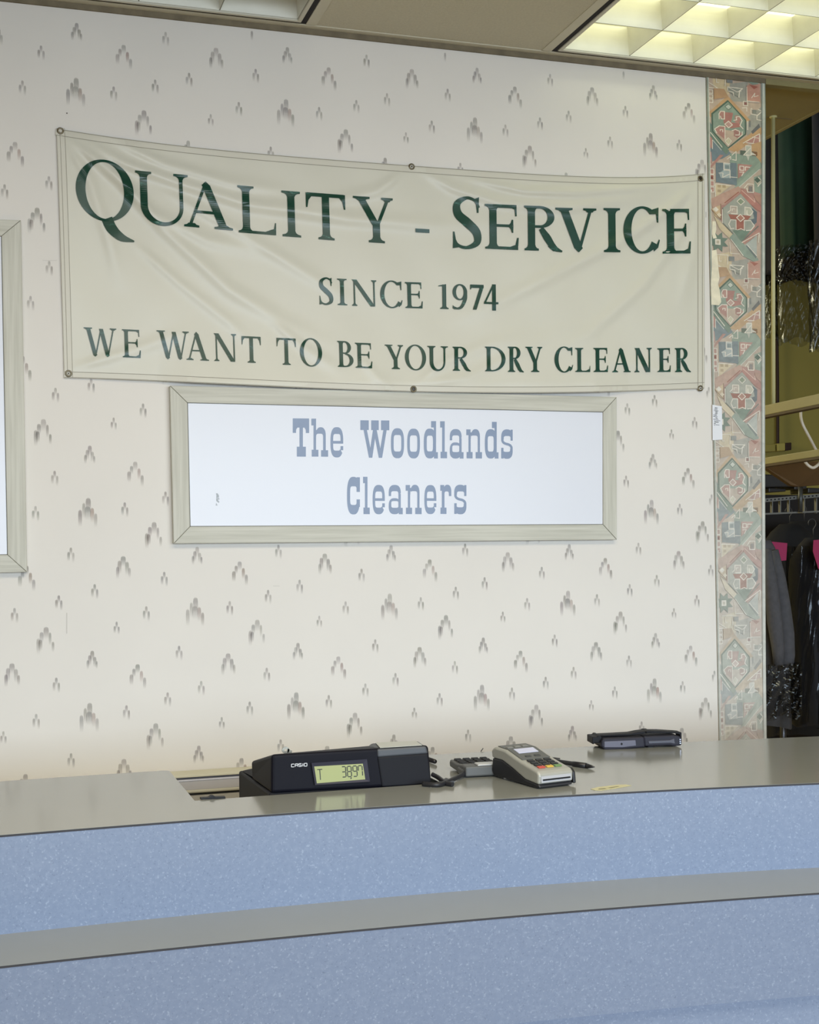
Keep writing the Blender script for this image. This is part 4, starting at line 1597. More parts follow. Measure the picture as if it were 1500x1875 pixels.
def slab_glyph(ch, W, H):
    r = []
    v = W * 0.21          # thin vertical stroke
    hb = H * 0.225        # heavy horizontal stroke of round letters

    def ring(x0, x1, y0, y1, hv, hh, a0=0, a1=360):
        L = se((x0 + x1) / 2, (y0 + y1) / 2, (x1 - x0) / 2, (y1 - y0) / 2, 2.7, 64, a0, a1)
        R = se((x0 + x1) / 2, (y0 + y1) / 2, (x1 - x0) / 2 - hv, (y1 - y0) / 2 - hh, 5.0, 64, a0, a1)
        r.append((L, R))
    if ch == 'T':
        r += [rr(0, H * 0.76, W, H), rr(0, H * 0.62, W * 0.20, H * 0.77), rr(W * 0.80, H * 0.62, W, H * 0.77), rr(W * 0.41, H * 0.2, W * 0.62, H * 0.8), rr(W * 0.25, 0, W * 0.80, H * 0.26)]
        for sg in (0, 1):
            f = (lambda x: x) if sg == 0 else (lambda x: W - x)
            r.append(([(f(W * 0.19), H * 0.66), (f(W * 0.22), H * 0.72), (f(W * 0.30), H * 0.765)], [(f(W * 0.19), H * 0.77)] * 3))
    elif ch == 'h':
        r += [rr(0, H * 0.82, W * 0.28, H), rr(W * 0.13, H * 0.1, W * 0.28, H), rr(W * 0.02, 0, W * 0.42, H * 0.18), rr(W * 0.58, 0, W, H * 0.17), rr(W * 0.70, H * 0.1, W * 0.86, H * 0.55)]
        L = se(W * 0.56, H * 0.54, W * 0.30, H * 0.235, 2.4, 24, 0, 180)
        R = se(W * 0.49, H * 0.48, W * 0.21, H * 0.125, 4.0, 24, 0, 180)
        r.append((L, R))
        r.append(rr(W * 0.26, H * 0.60, W * 0.36, H * 0.70))
    elif ch == 'n':
        r += [rr(0, H * 0.80, W * 0.27, H), rr(W * 0.14, H * 0.1, W * 0.28, H * 0.85), rr(W * 0.02, 0, W * 0.40, H * 0.22), rr(W * 0.60, 0, W, H * 0.22), rr(W * 0.73, H * 0.1, W * 0.87, H * 0.72)]
        r.append((se(W * 0.585, H * 0.72, W * 0.285, H * 0.29, 2.4, 24, 0, 180), se(W * 0.51, H * 0.66, W * 0.22, H * 0.13, 4.0, 24, 0, 180)))
        r.append(rr(W * 0.24, H * 0.79, W * 0.36, H * 0.90))
    elif ch == 'r':
        r += [rr(0, H * 0.80, W * 0.35, H), rr(W * 0.14, H * 0.1, W * 0.38, H * 0.85), rr(W * 0.02, 0, W * 0.56, H * 0.22), rr(W * 0.78, H * 0.62, W, H * 0.80)]
        r.append((se(W * 0.64, H * 0.76, W * 0.36, H * 0.25, 2.4, 24, 0, 180), se(W * 0.58, H * 0.68, W * 0.20, H * 0.10, 3.0, 24, 0, 180)))
    elif ch == 'o':
        ring(0, W, 0, H, v, hb)
    elif ch == 'e':
        ring(0, W, 0, H, v, hb, 0, 322)
        r += [rr(v * 0.8, H * 0.455, W, H * 0.545), rr(W - v, H * 0.24, W, H * 0.375)]
        r.append(rr(W - v, H * 0.5, W, H * 0.62))
    elif ch == 'd':
        ring(0, W * 0.86, 0, H * 0.80, v, hb * 0.84)
        r += [rr(W * 0.52, H * 0.83, W * 0.86, H), rr(W * 0.71, H * 0.06, W * 0.87, H), rr(W * 0.72, 0, W, H * 0.17)]
    elif ch == 'l':
        r += [rr(0, H * 0.83, W * 0.64, H), rr(W * 0.28, H * 0.1, W * 0.66, H), rr(W * 0.06, 0, W, H * 0.175)]
    elif ch == 'a':
        r += [rr(W * 0.69, H * 0.06, W * 0.86, H * 0.70), rr(W * 0.72, 0, W, H * 0.22), rr(0, H * 0.62, W * 0.17, H * 0.78)]
        r.append((se(W * 0.43, H * 0.72, W * 0.43, H * 0.285, 2.5, 26, 0, 180), se(W * 0.43, H * 0.66, W * 0.26, H * 0.13, 4.0, 26, 0, 180)))
        L = se(W * 0.42, H * 0.275, W * 0.42, H * 0.275, 2.6, 50)
        R = se(W * 0.44, H * 0.335, W * 0.26, H * 0.115, 4.5, 50)
        r.append((L, R))
    elif ch == 's':
        r += [rr(W * 0.82, H * 0.62, W, H), rr(0, 0, W * 0.2, H * 0.37)]
        r.append((se(W * 0.5, H * 0.72, W * 0.50, H * 0.29, 2.5, 30, 20, 180), se(W * 0.52, H * 0.66, W * 0.30, H * 0.12, 4.0, 30, 20, 180)))
        r.append((se(W * 0.5, H * 0.28, W * 0.50, H * 0.29, 2.5, 30, 200, 360), se(W * 0.48, H * 0.34, W * 0.30, H * 0.11, 4.0, 30, 200, 360)))
        g = Glyph(W, H, 1, 1)
        g.curve([(W * 0.10, H * 0.72), (W * 0.12, H * 0.60), (W * 0.30, H * 0.525), (W * 0.70, H * 0.475), (W * 0.88, H * 0.40), (W * 0.90, H * 0.28)], [W * 0.2, W * 0.2, H * 0.085, H * 0.085, W * 0.2, W * 0.2], 24)
        r += g.r
    elif ch == 'C':
        ring(0, W, 0, H, v * 1.15, hb * 1.12, 28, 332)
        r += [rr(W * 0.74, H * 0.60, W, H * 0.99), rr(W * 0.74, H * 0.20, W, H * 0.40)]
    elif ch == 'W':
        for x0, x1 in ((0, 0.29), (0.375, 0.635), (0.715, 1.0)):
            r.append(rr(W * x0, H * 0.74, W * x1, H))
        g = Glyph(W, H, 1, 1)
        w = W * 0.115
        g.diag(W * 0.355, W * 0.16, w, 0, H * 0.78)
        g.diag(W * 0.355, W * 0.50, w, 0, H * 0.78)
        g.diag(W * 0.695, W * 0.50, w, 0, H * 0.78)
        g.diag(W * 0.695, W * 0.86, w, 0, H * 0.78)
        r += g.r
    return r


def z4(ox, oy, a):
    return ox + a / 6.818, oy


SL = [('T', 536.2, 566.2, 766, 836), ('h', 570.3, 601, 766.5, 836), ('e', 605.3, 628.6, 782, 837.5), ('W', 660, 713, 769.5, 838), ('o', 716, 740, 784, 839), ('o', 745.8, 769.2, 784.8, 839.3),
      ('d', 776.2, 802, 771, 839.3), ('l', 806.2, 818.8, 771.3, 839), ('a', 823.8, 849, 785.8, 839.5), ('n', 854, 882.8, 786.2, 839.3), ('d', 888, 913, 772.3, 839.5), ('s', 918, 939, 786.6, 839.5),
      ('C', 635.6, 659.2, 873, 941.8), ('l', 665, 677.2, 873, 941.3), ('e', 682.5, 704.8, 887.8, 941.5), ('a', 712, 737.6, 888, 941.4), ('n', 743, 772.2, 888, 941.2), ('e', 777.3, 799.2, 888, 941.2), ('r', 806.4, 826.6, 888, 941), ('s', 832, 854.2, 888, 941)]
b_ = MB()
for li, (ch, x0, x1, y0, y1) in enumerate(SL):
    if li and ch in 'WC':
        b_.build('word', pn)
        b_ = MB()
    sl = 0.030 if y0 < 860 else 0.0
    for ri, (L, R) in enumerate(slab_glyph(ch, x1 - x0, y1 - y0)):
        def mp(p):
            return tuple(onY(x0 + p[0], y1 - p[1] + 0.008 * (p[0]), YL - 0.00002 * ri))
        for i in range(len(L) - 1):
            b_.face([mp(L[i]), mp(L[i + 1]), mp(R[i + 1]), mp(R[i])], M_SLATE)
b_.build('word', pn)
b_ = MB()
M_MARK = mat('faded_mark', (176, 182, 190), 0.6)
for poly in ([(395.5, 903.5), (398, 903), (401, 907), (401, 911), (396, 912), (396.5, 907)], [(396, 912.5), (401.5, 912), (402, 914.5), (398.5, 915), (402, 919), (400.5, 921), (396, 917)], [(396, 920.5), (398.5, 925.5), (395, 925.5)]):
    b_.face([tuple(onY(*p, YL)) for p in poly][::-1], M_MARK)
b_.build('small_mark', pn)

sign('tall pale-framed light-box sign cut off by the left picture edge', [(-330, 392), (38.2, 403), (49.6, 1047.5), (-330, 1055)], [(-300, 424), (3.0, 432), (14.2, 1016), (-300, 1022)], 0.03)

# ================================================================ CASH REGISTER
M_REG = mat('register_black', (17, 17, 26), 0.55, spec=0.15, noise=0.04, nscale=60)
M_REGD = mat('register_dark_grey', (32, 33, 38), 0.6, spec=0.15)
M_REGT = mat('register_top_grey', (110, 114, 118), 0.5)
M_LCD = mat('lcd_green', (158, 164, 110), 0.35, emit=(158, 164, 110), estr=0.02)
M_SEG = mat('lcd_segment', (22, 24, 22), 0.5)
M_WHITE = mat('white_print', (220, 222, 226), 0.5)
YR = NYF + 0.016


def rp(px, py, Y=YR):
    return Vector(onY(px, py, Y))


reg = thing('cash_register', tuple(rp(640, 1450) + Vector((0, 0.15, -0.03))), 'black cash register with a green price display standing in the counter cut-out', 'cash register')
# drawer base
bx0 = float(rp(495, 1452)[0]) - 0.001
bx1 = float(rp(793, 1437)[0]) - 0.004
zbase = float(rp(495, 1452.5)[2])
b_ = MB()
back = YR + 0.30
zb0 = CZ - 0.07
tl = Vector(onY(427.5, 1412, back))
b_.hexa([(bx0, YR + 0.004, zb0), (bx1, YR + 0.004, zb0), (bx1, back, zb0), (bx0, back, zb0)],
        [(bx0, YR + 0.004, zbase), (bx1, YR + 0.004, zbase), (bx1, back, float(tl[2])), (bx0, back, float(tl[2]))], M_REGD)
b_.build('drawer_base', reg, bevel=0.004)
# recessed shelf carrying it
b_ = MB()
b_.box((NX0 - 0.05, NYF - 0.05, zb0 - 0.018), (NX1 + 0.03, by(0.5) + 0.0, zb0 - 0.0008), M_CREAM)
b_.build('register_shelf', counter)
# upper body: profile follows the customer-side face, walls lean in slightly
fbl, fbr = rp(497, 1453), rp(791.5, 1437)
ftl, ftr = rp(497.5, 1381), rp(683, 1369.5)
dep = 0.165
sb_t, sb_b = Vector(onY(459.5, 1393.5, YR + dep)), Vector(onY(461.5, 1427, YR + dep))
b_ = MB()
right_top = rp(786, 1387)
b_.hexa([fbl, fbr, fbr + Vector((0.002, dep, 0)), (sb_b[0], YR + dep, sb_b[2])],
        [ftl, rp(785.2, 1364.5), rp(785.2, 1364.5) + Vector((0.0, dep, -0.018)), (sb_t[0], YR + dep, sb_t[2])], M_REG)
b_.build('upper_body', reg, bevel=0.006, seg=3)
# keyboard deck on the staff side
b_ = MB()
b_.hexa([(bx0 + 0.004, YR + dep, zbase), (bx1 - 0.004, YR + dep, zbase), (bx1 - 0.004, back - 0.004, float(tl[2])), (bx0 + 0.004, back - 0.004, float(tl[2]))],
        [(bx0 + 0.02, YR + dep, float(sb_t[2]) - 0.012), (bx1 - 0.004, YR + dep, float(sb_t[2]) - 0.012), (bx1 - 0.004, back - 0.01, float(tl[2]) + 0.004), (bx0 + 0.02, back - 0.01, float(tl[2]) + 0.004)], M_REGD)
b_.build('keyboard_deck', reg, bevel=0.003)
# printer part standing proud at the right
b_ = MB()
f = -0.003
pq = [rp(691.5, 1386, YR + f), rp(784, 1379.5, YR + f), rp(791, 1436, YR + f), rp(700, 1441.5, YR + f)]
b_.prism([tuple(p) for p in pq], (0, 0.03, 0), M_REGD)
b_.build('printer_front', reg, bevel=0.003)
b_ = MB()
capf = [rp(690.5, 1372, YR + f), rp(780.5, 1366.5, YR + f), rp(784, 1380, YR + f), rp(692, 1387, YR + f)]
z_up = 0.0
bq = [Vector(onY(666, 1371.5, YR + 0.10)), Vector(onY(681, 1361, YR + 0.115)), Vector(onY(766, 1357, YR + 0.115)), Vector(onY(768, 1372, YR + 0.115))]
b_.hexa([capf[3], capf[2], bq[3], bq[0]], [capf[0], capf[1], bq[2], bq[1]], mat('printer_cap', (74, 78, 84), 0.5))
b_.build('printer_cover', reg, bevel=0.003)
b_ = MB()
lab = [Vector(capf[0]), Vector(capf[1]), bq[2], bq[1]]
cen = sum(lab, Vector()) / 4
lq = [cen + (p - cen) * 0.86 + Vector((0, 0, 0.0012)) for p in lab]
b_.prism([tuple(p) for p in lq], (0, 0, 0.0006), mat('printer_window', (188, 192, 182), 0.3))
b_.build('printer_label', reg)
# display bezel and lcd
b_ = MB()
bz = [(570, 1396), (673.5, 1389.5), (674.5, 1391.5), (678, 1431), (577, 1438), (572, 1434)]
sc = [(575.5, 1403.5), (664.5, 1398.3), (669, 1427), (580.3, 1434.3)]
bzq = [(570.5, 1397), (672, 1390), (677.5, 1431), (577, 1437.5)]
for i in range(4):
    j = (i + 1) % 4
    o0, o1, i1, i0 = rp(*bzq[i], YR - 0.0055), rp(*bzq[j], YR - 0.0055), rp(*sc[j], YR - 0.0018), rp(*sc[i], YR - 0.0018)
    b_.face([o0, o1, i1, i0][::-1], mat('display_bezel', (58, 58, 72), 0.4))
    b_.face([rp(*bzq[i], YR + 0.002), rp(*bzq[j], YR + 0.002), o1, o0][::-1], MATS['display_bezel'])
bez = b_.build('display_bezel', reg)
b_ = MB()
b_.face([rp(*p, YR - 0.0018) for p in sc][::-1], M_LCD)
lcd = b_.build('display', reg)
b_ = MB()


def seg_line(p0, p1, w=1.75):
    d = math.hypot(p1[0] - p0[0], p1[1] - p0[1])
    ox, oy = -(p1[1] - p0[1]) / d * w / 2, (p1[0] - p0[0]) / d * w / 2
    b_.face([rp(*q, YR - 0.0021) for q in ((p0[0] + ox, p0[1] + oy), (p0[0] - ox, p0[1] - oy), (p1[0] - ox, p1[1] - oy), (p1[0] + ox, p1[1] + oy))], M_SEG)


def digit(segs, x, y, w=7.2, h=19, lean=1.3):
    def P(u, v):   # u 0..1, v 0..1 downward
        return (x + u * w + lean * v, y + v * h - u * w * 0.06)
    D = dict(a=((0.1, 0), (0.9, 0)), b=((1, .04), (1, .47)), c=((1, .53), (1, .96)), d=((.1, 1), (.9, 1)), e=((0, .53), (0, .96)), f=((0, .04), (0, .47)), g=((.1, .5), (.9, .5)))
    for s in segs:
        seg_line(P(*D[s][0]), P(*D[s][1]))


digit('abcdg', 625.5, 1404.0)
digit('abcdefg', 635.6, 1403.4)
digit('abcdfg', 646.0, 1402.8)
digit('abcf', 655.8, 1402.2)
seg_line((643.6, 1423.4), (642.4, 1426.4), 1.8)
b_.build('display_number', lcd)
b_ = MB()
seg_line((581, 1409.3), (590.2, 1408.7), 1.5)
seg_line((585.6, 1409), (587.0, 1428), 1.5)
b_.build('display_letter', lcd)
# maker's lettering
b_ = MB()


def lt(segs, x, y, w, h):
    for (a, c) in segs:
        p0, p1 = (x + a[0] * w, y + a[1] * h - a[0] * w * 0.06), (x + c[0] * w, y + c[1] * h - c[0] * w * 0.06)
        d = math.hypot(p1[0] - p0[0], p1[1] - p0[1])
        ox, oy = -(p1[1] - p0[1]) / d * 0.55, (p1[0] - p0[0]) / d * 0.55
        b_.face([rp(*q, YR - 0.0014) for q in ((p0[0] + ox, p0[1] + oy), (p0[0] - ox, p0[1] - oy), (p1[0] - ox, p1[1] - oy), (p1[0] + ox, p1[1] + oy))], M_WHITE)


lx = 533.8
for i, sg in enumerate(([((1, 0), (0, 0)), ((0, 0), (0, 1)), ((0, 1), (1, 1))], [((0, 1), (0, .1)), ((0, 0), (1, 0)), ((1, 0), (1, 1)), ((0, .55), (1, .55))],
                        [((1, 0), (0, 0)), ((0, 0), (0, .5)), ((0, .5), (1, .5)), ((1, .5), (1, 1)), ((1, 1), (0, 1))], [((0.5, 0), (0.5, 1))],
                        [((0, 0), (1, 0)), ((1, 0), (1, 1)), ((1, 1), (0, 1)), ((0, 1), (0, 0))])):
    w = 5.0 if i != 3 else 1.6
    lt(sg, lx, 1399.2 - (lx - 533.8) * 0.06, w, 5.2)
    lx += w + 1.7
b_.build('maker_lettering', reg)
# key in the lock
b_ = MB()
M_KEY = mat('key_metal', (150, 146, 134), 0.35, metal=0.8)
kc = rp(523, 1373.5, YR + 0.05)
ring = [(math.cos(2 * math.pi * k / 20), math.sin(2 * math.pi * k / 20)) for k in range(20)]
ro, ri = 0.0062, 0.0022
vs = []
for rr_, yy in ((ro, -0.001), (ri, -0.001), (ri, 0.001), (ro, 0.001)):
    vs += [kc + Vector((c * rr_ * 1.15, yy, s * rr_)) for c, s in ring]
fs = []
for j in range(4):
    for k in range(20):
        fs.append((j * 20 + k, j * 20 + (k + 1) % 20, ((j + 1) % 4) * 20 + (k + 1) % 20, ((j + 1) % 4) * 20 + k))
b_.raw(vs, fs, M_KEY)
b_.prism([kc + Vector(p) for p in ((0.004, -0.001, 0.003), (0.012, -0.001, -0.002), (0.011, -0.001, -0.007), (0.005, -0.001, -0.009), (0.003, -0.001, -0.004))], (0, 0.002, 0), M_KEY)
b_.prism([kc + Vector(p) for p in ((0.0045, -0.0008, -0.006), (0.0095, -0.0008, -0.006), (0.0095, -0.0008, -0.018), (0.0045, -0.0008, -0.018))], (0, 0.0016, 0), M_KEY)
b_.build('key', reg)

# ================================================================ CARD TERMINAL
M_SILV = mat('silver_plastic', (172, 172, 164), 0.35, metal=0.25, noise=0.03, nscale=40)
M_DARK = mat('terminal_dark', (30, 31, 36), 0.5)
M_FACE = mat('terminal_face', (92, 94, 92), 0.45)
ang = math.radians(11.0)
F1 = Vector(onZ(988, 1446, CZ))
eW = Vector((math.cos(ang), math.sin(ang), 0)) * 1.0
eL = Vector((-math.sin(ang), math.cos(ang), 0))


def TP(u, v, w):
    """u across (m), v back (m), w up (m)"""
    return F1 + eW * u + eL * v + Vector((0, 0, w))


TW, TL = 0.073, 0.158
term = thing('card_terminal', tuple(TP(TW / 2, TL / 2, 0)), 'silver and black card payment terminal with coloured keys on the counter', 'card terminal')
b_ = MB()
side = [(0.000, 0.003), (0.012, 0.000), (0.150, 0.004), (0.158, 0.012), (0.154, 0.036), (0.120, 0.036), (0.085, 0.026), (0.045, 0.012), (0.004, 0.009)]
b_.prism([TP(0.000, a, b) for a, b in side], eW * TW, M_DARK)
b_.build('base', term, bevel=0.003)
b_ = MB()
body = [(0.002, 0.008), (0.045, 0.0115), (0.085, 0.0255), (0.120, 0.0355), (0.154, 0.036), (0.157, 0.050), (0.145, 0.0575), (0.110, 0.0555), (0.075, 0.046), (0.050, 0.040), (0.006, 0.031), (0.000, 0.026)]
b_.prism([TP(-0.001, a, b) for a, b in body], eW * (TW + 0.002), M_SILV)
b_.build('shell', term, bevel=0.004, seg=3)


def top(v):
    pts = [(0.006, 0.031), (0.050, 0.040), (0.075, 0.046), (0.110, 0.0555), (0.145, 0.0575)]
    return float(np.interp(v, [p[0] for p in pts], [p[1] for p in pts]))


def on_top(b, u0, u1, v0, v1, h, m):
    q0 = [TP(u0, v0, top(v0) + 0.0002), TP(u1, v0, top(v0) + 0.0002), TP(u1, v1, top(v1) + 0.0002), TP(u0, v1, top(v1) + 0.0002)]
    b.hexa(q0, [p + Vector((0, 0, h)) for p in q0], m)


b_ = MB()
vv = [0.062, 0.075, 0.09, 0.11, 0.128, 0.143]
for a, c in zip(vv[:-1], vv[1:]):
    on_top(b_, 0.006, TW - 0.006, a, c, 0.0012, M_FACE)
b_.build('screen_surround', term)
b_ = MB()
on_top(b_, 0.016, TW - 0.014, 0.088, 0.106, 0.0020, mat('terminal_screen', (196, 200, 222), 0.2, emit=(190, 196, 226), estr=0.08))
b_.build('screen', term)
b_ = MB()
for i in range(3):
    on_top(b_, 0.010 + 0.018 * i, 0.022 + 0.018 * i, 0.116 + 0.002 * i, 0.124 + 0.002 * i, 0.0022, mat('grille_grey', (130, 130, 124), 0.5))
b_.build('grille', term)
for r_ in range(4):
    for c_ in range(3):
        col = {0: (190, 74, 60), 1: (206, 172, 70), 2: (104, 138, 84)}[c_] if r_ == 0 else (26, 27, 30)
        lab_ = {0: 'red cancel key', 1: 'yellow key', 2: 'green key'}.get(c_) if r_ == 0 else None
        b_ = MB()
        v0 = 0.017 + r_ * 0.0108
        u0 = 0.0115 + c_ * 0.0178
        on_top(b_, u0, u0 + 0.0145, v0, v0 + 0.0078, 0.0022, mat('terminal_key_%d_%d' % (r_ == 0, c_ if r_ == 0 else 0), col, 0.45))
        k_ = b_.build('key', term, bevel=0.0008)
        if lab_:
            k_['label'] = lab_
for u0 in (0.020, 0.040):
    b_ = MB()
    on_top(b_, u0, u0 + 0.012, 0.070, 0.076, 0.0024, mat('function_key', (60, 62, 62), 0.5))
    b_.build('function_key', term, bevel=0.0008)
b_ = MB()
b_.hexa([TP(0.004, -0.0012, 0.0115), TP(TW - 0.004, -0.0012, 0.0115), TP(TW - 0.004, 0.0008, 0.0115), TP(0.004, 0.0008, 0.0115)],
        [TP(0.004, -0.0002, 0.0225), TP(TW - 0.004, -0.0002, 0.0225), TP(TW - 0.004, 0.002, 0.0225), TP(0.004, 0.002, 0.0225)], mat('bright_silver', (206, 208, 214), 0.25, metal=0.4))
fp_ = b_.build('card_slot_plate', term)
b_ = MB()
b_.hexa([TP(0.007, -0.0022, 0.0150), TP(TW - 0.007, -0.0022, 0.0150), TP(TW - 0.007, 0.001, 0.0150), TP(0.007, 0.001, 0.0150)],
        [TP(0.007, -0.0020, 0.0175), TP(TW - 0.007, -0.0020, 0.0175), TP(TW - 0.007, 0.001, 0.0175), TP(0.007, 0.001, 0.0175)], M_BLACK)
b_.build('card_slot', fp_)
b_ = MB()
b_.prism([TP(TW + 0.001, a, c) for a, c in ((0.0, 0.004), (0.03, 0.004), (0.05, 0.012), (0.05, 0.034), (0.01, 0.030), (0.002, 0.024))], eW * 0.006, M_DARK)
b_.build('magnetic_reader_side', term, bevel=0.002)

# ================================================================ PIN PAD with cable
K0 = Vector(onZ(853, 1425, CZ))
ka = math.radians(-4)
kW = Vector((math.cos(ka), math.sin(ka), 0))
kL = Vector((-math.sin(ka), math.cos(ka), 0))


def KP(u, v, w):
    return K0 + kW * u + kL * v + Vector((0, 0, w))


pad = thing('pin_pad', tuple(KP(0.04, 0.06, 0)), 'low grey corded keypad with black keys lying behind the card terminal', 'keypad')
b_ = MB()
prof = [(0.0, 0.002), (0.112, 0.004), (0.114, 0.014), (0.108, 0.018), (0.060, 0.0175), (0.028, 0.0215), (0.0, 0.021)]
M_PADG = mat('pad_grey', (86, 88, 88), 0.5)
b_.prism([KP(0.0, a, c) for a, c in prof], kW * 0.076, M_PADG)
b_.build('case', pad, bevel=0.003)
b_ = MB()
b_.hexa([KP(-0.002, 0.012, 0.0), KP(0.03, 0.012, 0.0), KP(0.03, 0.05, 0.0), KP(-0.002, 0.05, 0.0)], [KP(-0.002, 0.012, 0.014), KP(0.03, 0.012, 0.014), KP(0.03, 0.05, 0.014), KP(-0.002, 0.05, 0.014)], M_PADG)
b_.build('cable_guard', pad, bevel=0.003)
b_ = MB()
b_.hexa([KP(0.024, 0.001, 0.021), KP(0.074, 0.001, 0.021), KP(0.074, 0.026, 0.0215), KP(0.024, 0.026, 0.0215)], [KP(0.025, 0.002, 0.024), KP(0.073, 0.002, 0.024), KP(0.073, 0.025, 0.0245), KP(0.025, 0.025, 0.0245)], mat('pad_silver', (184, 186, 186), 0.3, metal=0.3))
b_.build('silver_end', pad, bevel=0.001)
for r_ in range(4):
    for c_ in range(4):
        b_ = MB()
        u0, v0 = 0.005 + c_ * 0.0172, 0.034 + r_ * 0.0185
        b_.hexa([KP(u0, v0, 0.0165), KP(u0 + 0.0145, v0, 0.0165), KP(u0 + 0.0145, v0 + 0.011, 0.0165), KP(u0, v0 + 0.011, 0.0165)],
                [KP(u0 + .001, v0 + .001, 0.0205), KP(u0 + 0.0135, v0 + .001, 0.0205), KP(u0 + 0.0135, v0 + 0.010, 0.0215), KP(u0 + .001, v0 + 0.010, 0.0215)], M_BLACK)
        b_.build('key', pad)
b_ = MB()
p0 = KP(0.004, 0.012, 0.008)
c1, c2, c3 = Vector(onZ(836, 1424, CZ + 0.006)), Vector(onZ(818, 1432, CZ + 0.005)), Vector(onZ(800, 1437, CZ + 0.005))
cp = [p0, c1, c2, c3, c3 + Vector((-0.02, 0.02, 0.0))]
M_CORD = mat('black_cord', (36, 36, 40), 0.5)


def cat(pts, n=8):
    P = [Vector(p) for p in pts]
    out = []
    for k in range(len(P) - 1):
        p0_ = P[k - 1] if k else 2 * P[0] - P[1]
        p3_ = P[k + 2] if k + 2 < len(P) else 2 * P[-1] - P[-2]
        for i in range(n):
            t = i / n
            out.append(0.5 * (2 * P[k] + (P[k + 1] - p0_) * t + (2 * p0_ - 5 * P[k] + 4 * P[k + 1] - p3_) * t * t + (3 * P[k] - p0_ - 3 * P[k + 1] + p3_) * t ** 3))
    out.append(P[-1])
    return out


b_.tube(cat(cp), 0.0042, M_CORD, 10)
b_.build('cable', pad, smooth=True)
b_ = MB()
cp = [Vector(onZ(792, 1418, CZ + 0.012)), Vector(onZ(803, 1424, CZ + 0.008)), Vector(onZ(815, 1433, CZ + 0.005)), Vector(onZ(829, 1436.5, CZ + 0.004))]
b_.tube(cat(cp), 0.0042, M_CORD, 10)
b_.prism([onZ(*p, CZ + 0.0003) for p in ((803, 1437.5), (817, 1430), (832, 1436.2))], (0, 0, 0.006), M_CORD)
tag(b_.build('power_cord'), 'short black cord crossing at the right foot of the cash register', 'cord')

# ================================================================ PENS, STICKER, HAND SCANNER
M_PEN = mat('black_pen', (28, 28, 32), 0.35)


def pen(a, c, label):
    A, B = Vector(a), Vector(c)
    d = B - A
    root = thing('pen', tuple((A + B) / 2), label, 'pen')
    b = MB()
    b.tube([A, A + d * 0.02, A + d * 0.55, A + d * 0.60, A + d * 0.84], [0.0034, 0.0042, 0.0046, 0.0054, 0.0054], M_PEN, 14)
    b.build('barrel', root, smooth=True)
    b = MB()
    b.tube([A + d * 0.84, A + d * 0.93, B], [0.0052, 0.003, 0.0009], M_PEN, 14)
    b.build('tip', root, smooth=True)
    u = d.normalized()
    b = MB()
    b.tube([A + d * 0.02 + Vector((0, 0, 0.0052)), A + d * 0.30 + Vector((0, 0, 0.0062))], 0.0013, M_PEN, 8)
    b.build('clip', root, smooth=True)
    return root


pa, pc = onZ(999, 1391, CZ + 0.0055), onZ(1089, 1404.5, CZ + 0.0045)
pen(pa, pc, 'black ballpoint pen lying beside the card terminal')
pa, pc = onZ(797, 1394.5, CZ + 0.0055), onZ(770, 1386, CZ + 0.0055)
b_ = MB()
b_.tube([tuple(pa), tuple(Vector(pa) * 0.5 + Vector(pc) * 0.5), tuple(pc)], [0.0042, 0.005, 0.005], M_PEN, 12)
tag(b_.build('marker', smooth=True), 'black marker end sticking out behind the cash register', 'pen')
b_ = MB()
b_.tube([tuple(onZ(881, 1375.5, CZ + 0.001)), tuple(onZ(884.5, 1370.5, CZ + 0.004))], 0.0011, M_PEN, 8)
tag(b_.build('wire_end'), 'tiny dark wire end at the rear counter edge behind the keypad', 'wire')

b_ = MB()
M_TAPE = mat('yellow_tape', (206, 202, 160), 0.5)
M_TAPED = mat('tape_print', (140, 138, 104), 0.6)
tp = [(1081.5, 1445), (1095, 1441.5), (1130, 1437.3), (1146, 1436.8), (1157, 1438.5), (1140, 1441.5), (1118, 1445.2), (1100, 1447.8), (1090, 1447.3)]
b_.prism([onZ(*p, CZ + 0.0002) for p in reversed(tp)], (0, 0, 0.0004), M_TAPE)
for poly in ([(1096, 1445.5), (1096.5, 1444), (1107, 1443), (1111.5, 1444.2), (1106, 1445)], [(1113, 1442.3), (1132, 1439.4), (1134, 1440), (1119, 1442.8)]):
    b_.face([onZ(*p, CZ + 0.0008) for p in reversed(poly)], M_TAPED)
tag(b_.build('tape_strip'), 'worn yellowish tape strip stuck near the front counter edge', 'tape')

# hand-held scanner lying on its back with a strap
hs0 = Vector(onZ(1098, 1373, CZ))
hs1 = Vector(onZ(1252, 1368, CZ))
hx = (hs1 - hs0)
hx.z = 0
hx.normalize()
hy = Vector((-hx.y, hx.x, 0))
YH = float(hs0[1])


def hp(px, py, off=0.0):
    """picture position in the upright plane through the scanner's near side"""
    v = ray(px, py)
    n = np.array([hy.x, hy.y, 0])
    t = np.dot(n, np.array(hs0) - CAM) / np.dot(n, v)
    return Vector(CAM + v * t) + hy * off


M_HS = mat('scanner_slate', (42, 42, 52), 0.5, spec=0.2)
M_HSL = mat('scanner_light', (86, 86, 102), 0.45)
M_HSD = mat('scanner_black', (20, 20, 24), 0.55, spec=0.2)
hand = thing('handheld_scanner', tuple((hs0 + hs1) / 2), 'dark handheld scanner with a hand strap lying at the back of the counter', 'handheld scanner')


def slabp(pts, off, depth, m, name, bev=0.003):
    b = MB()
    b.prism([hp(x, y, off) for x, y in pts], hy * depth, m)
    return b.build(name, hand, bevel=bev)


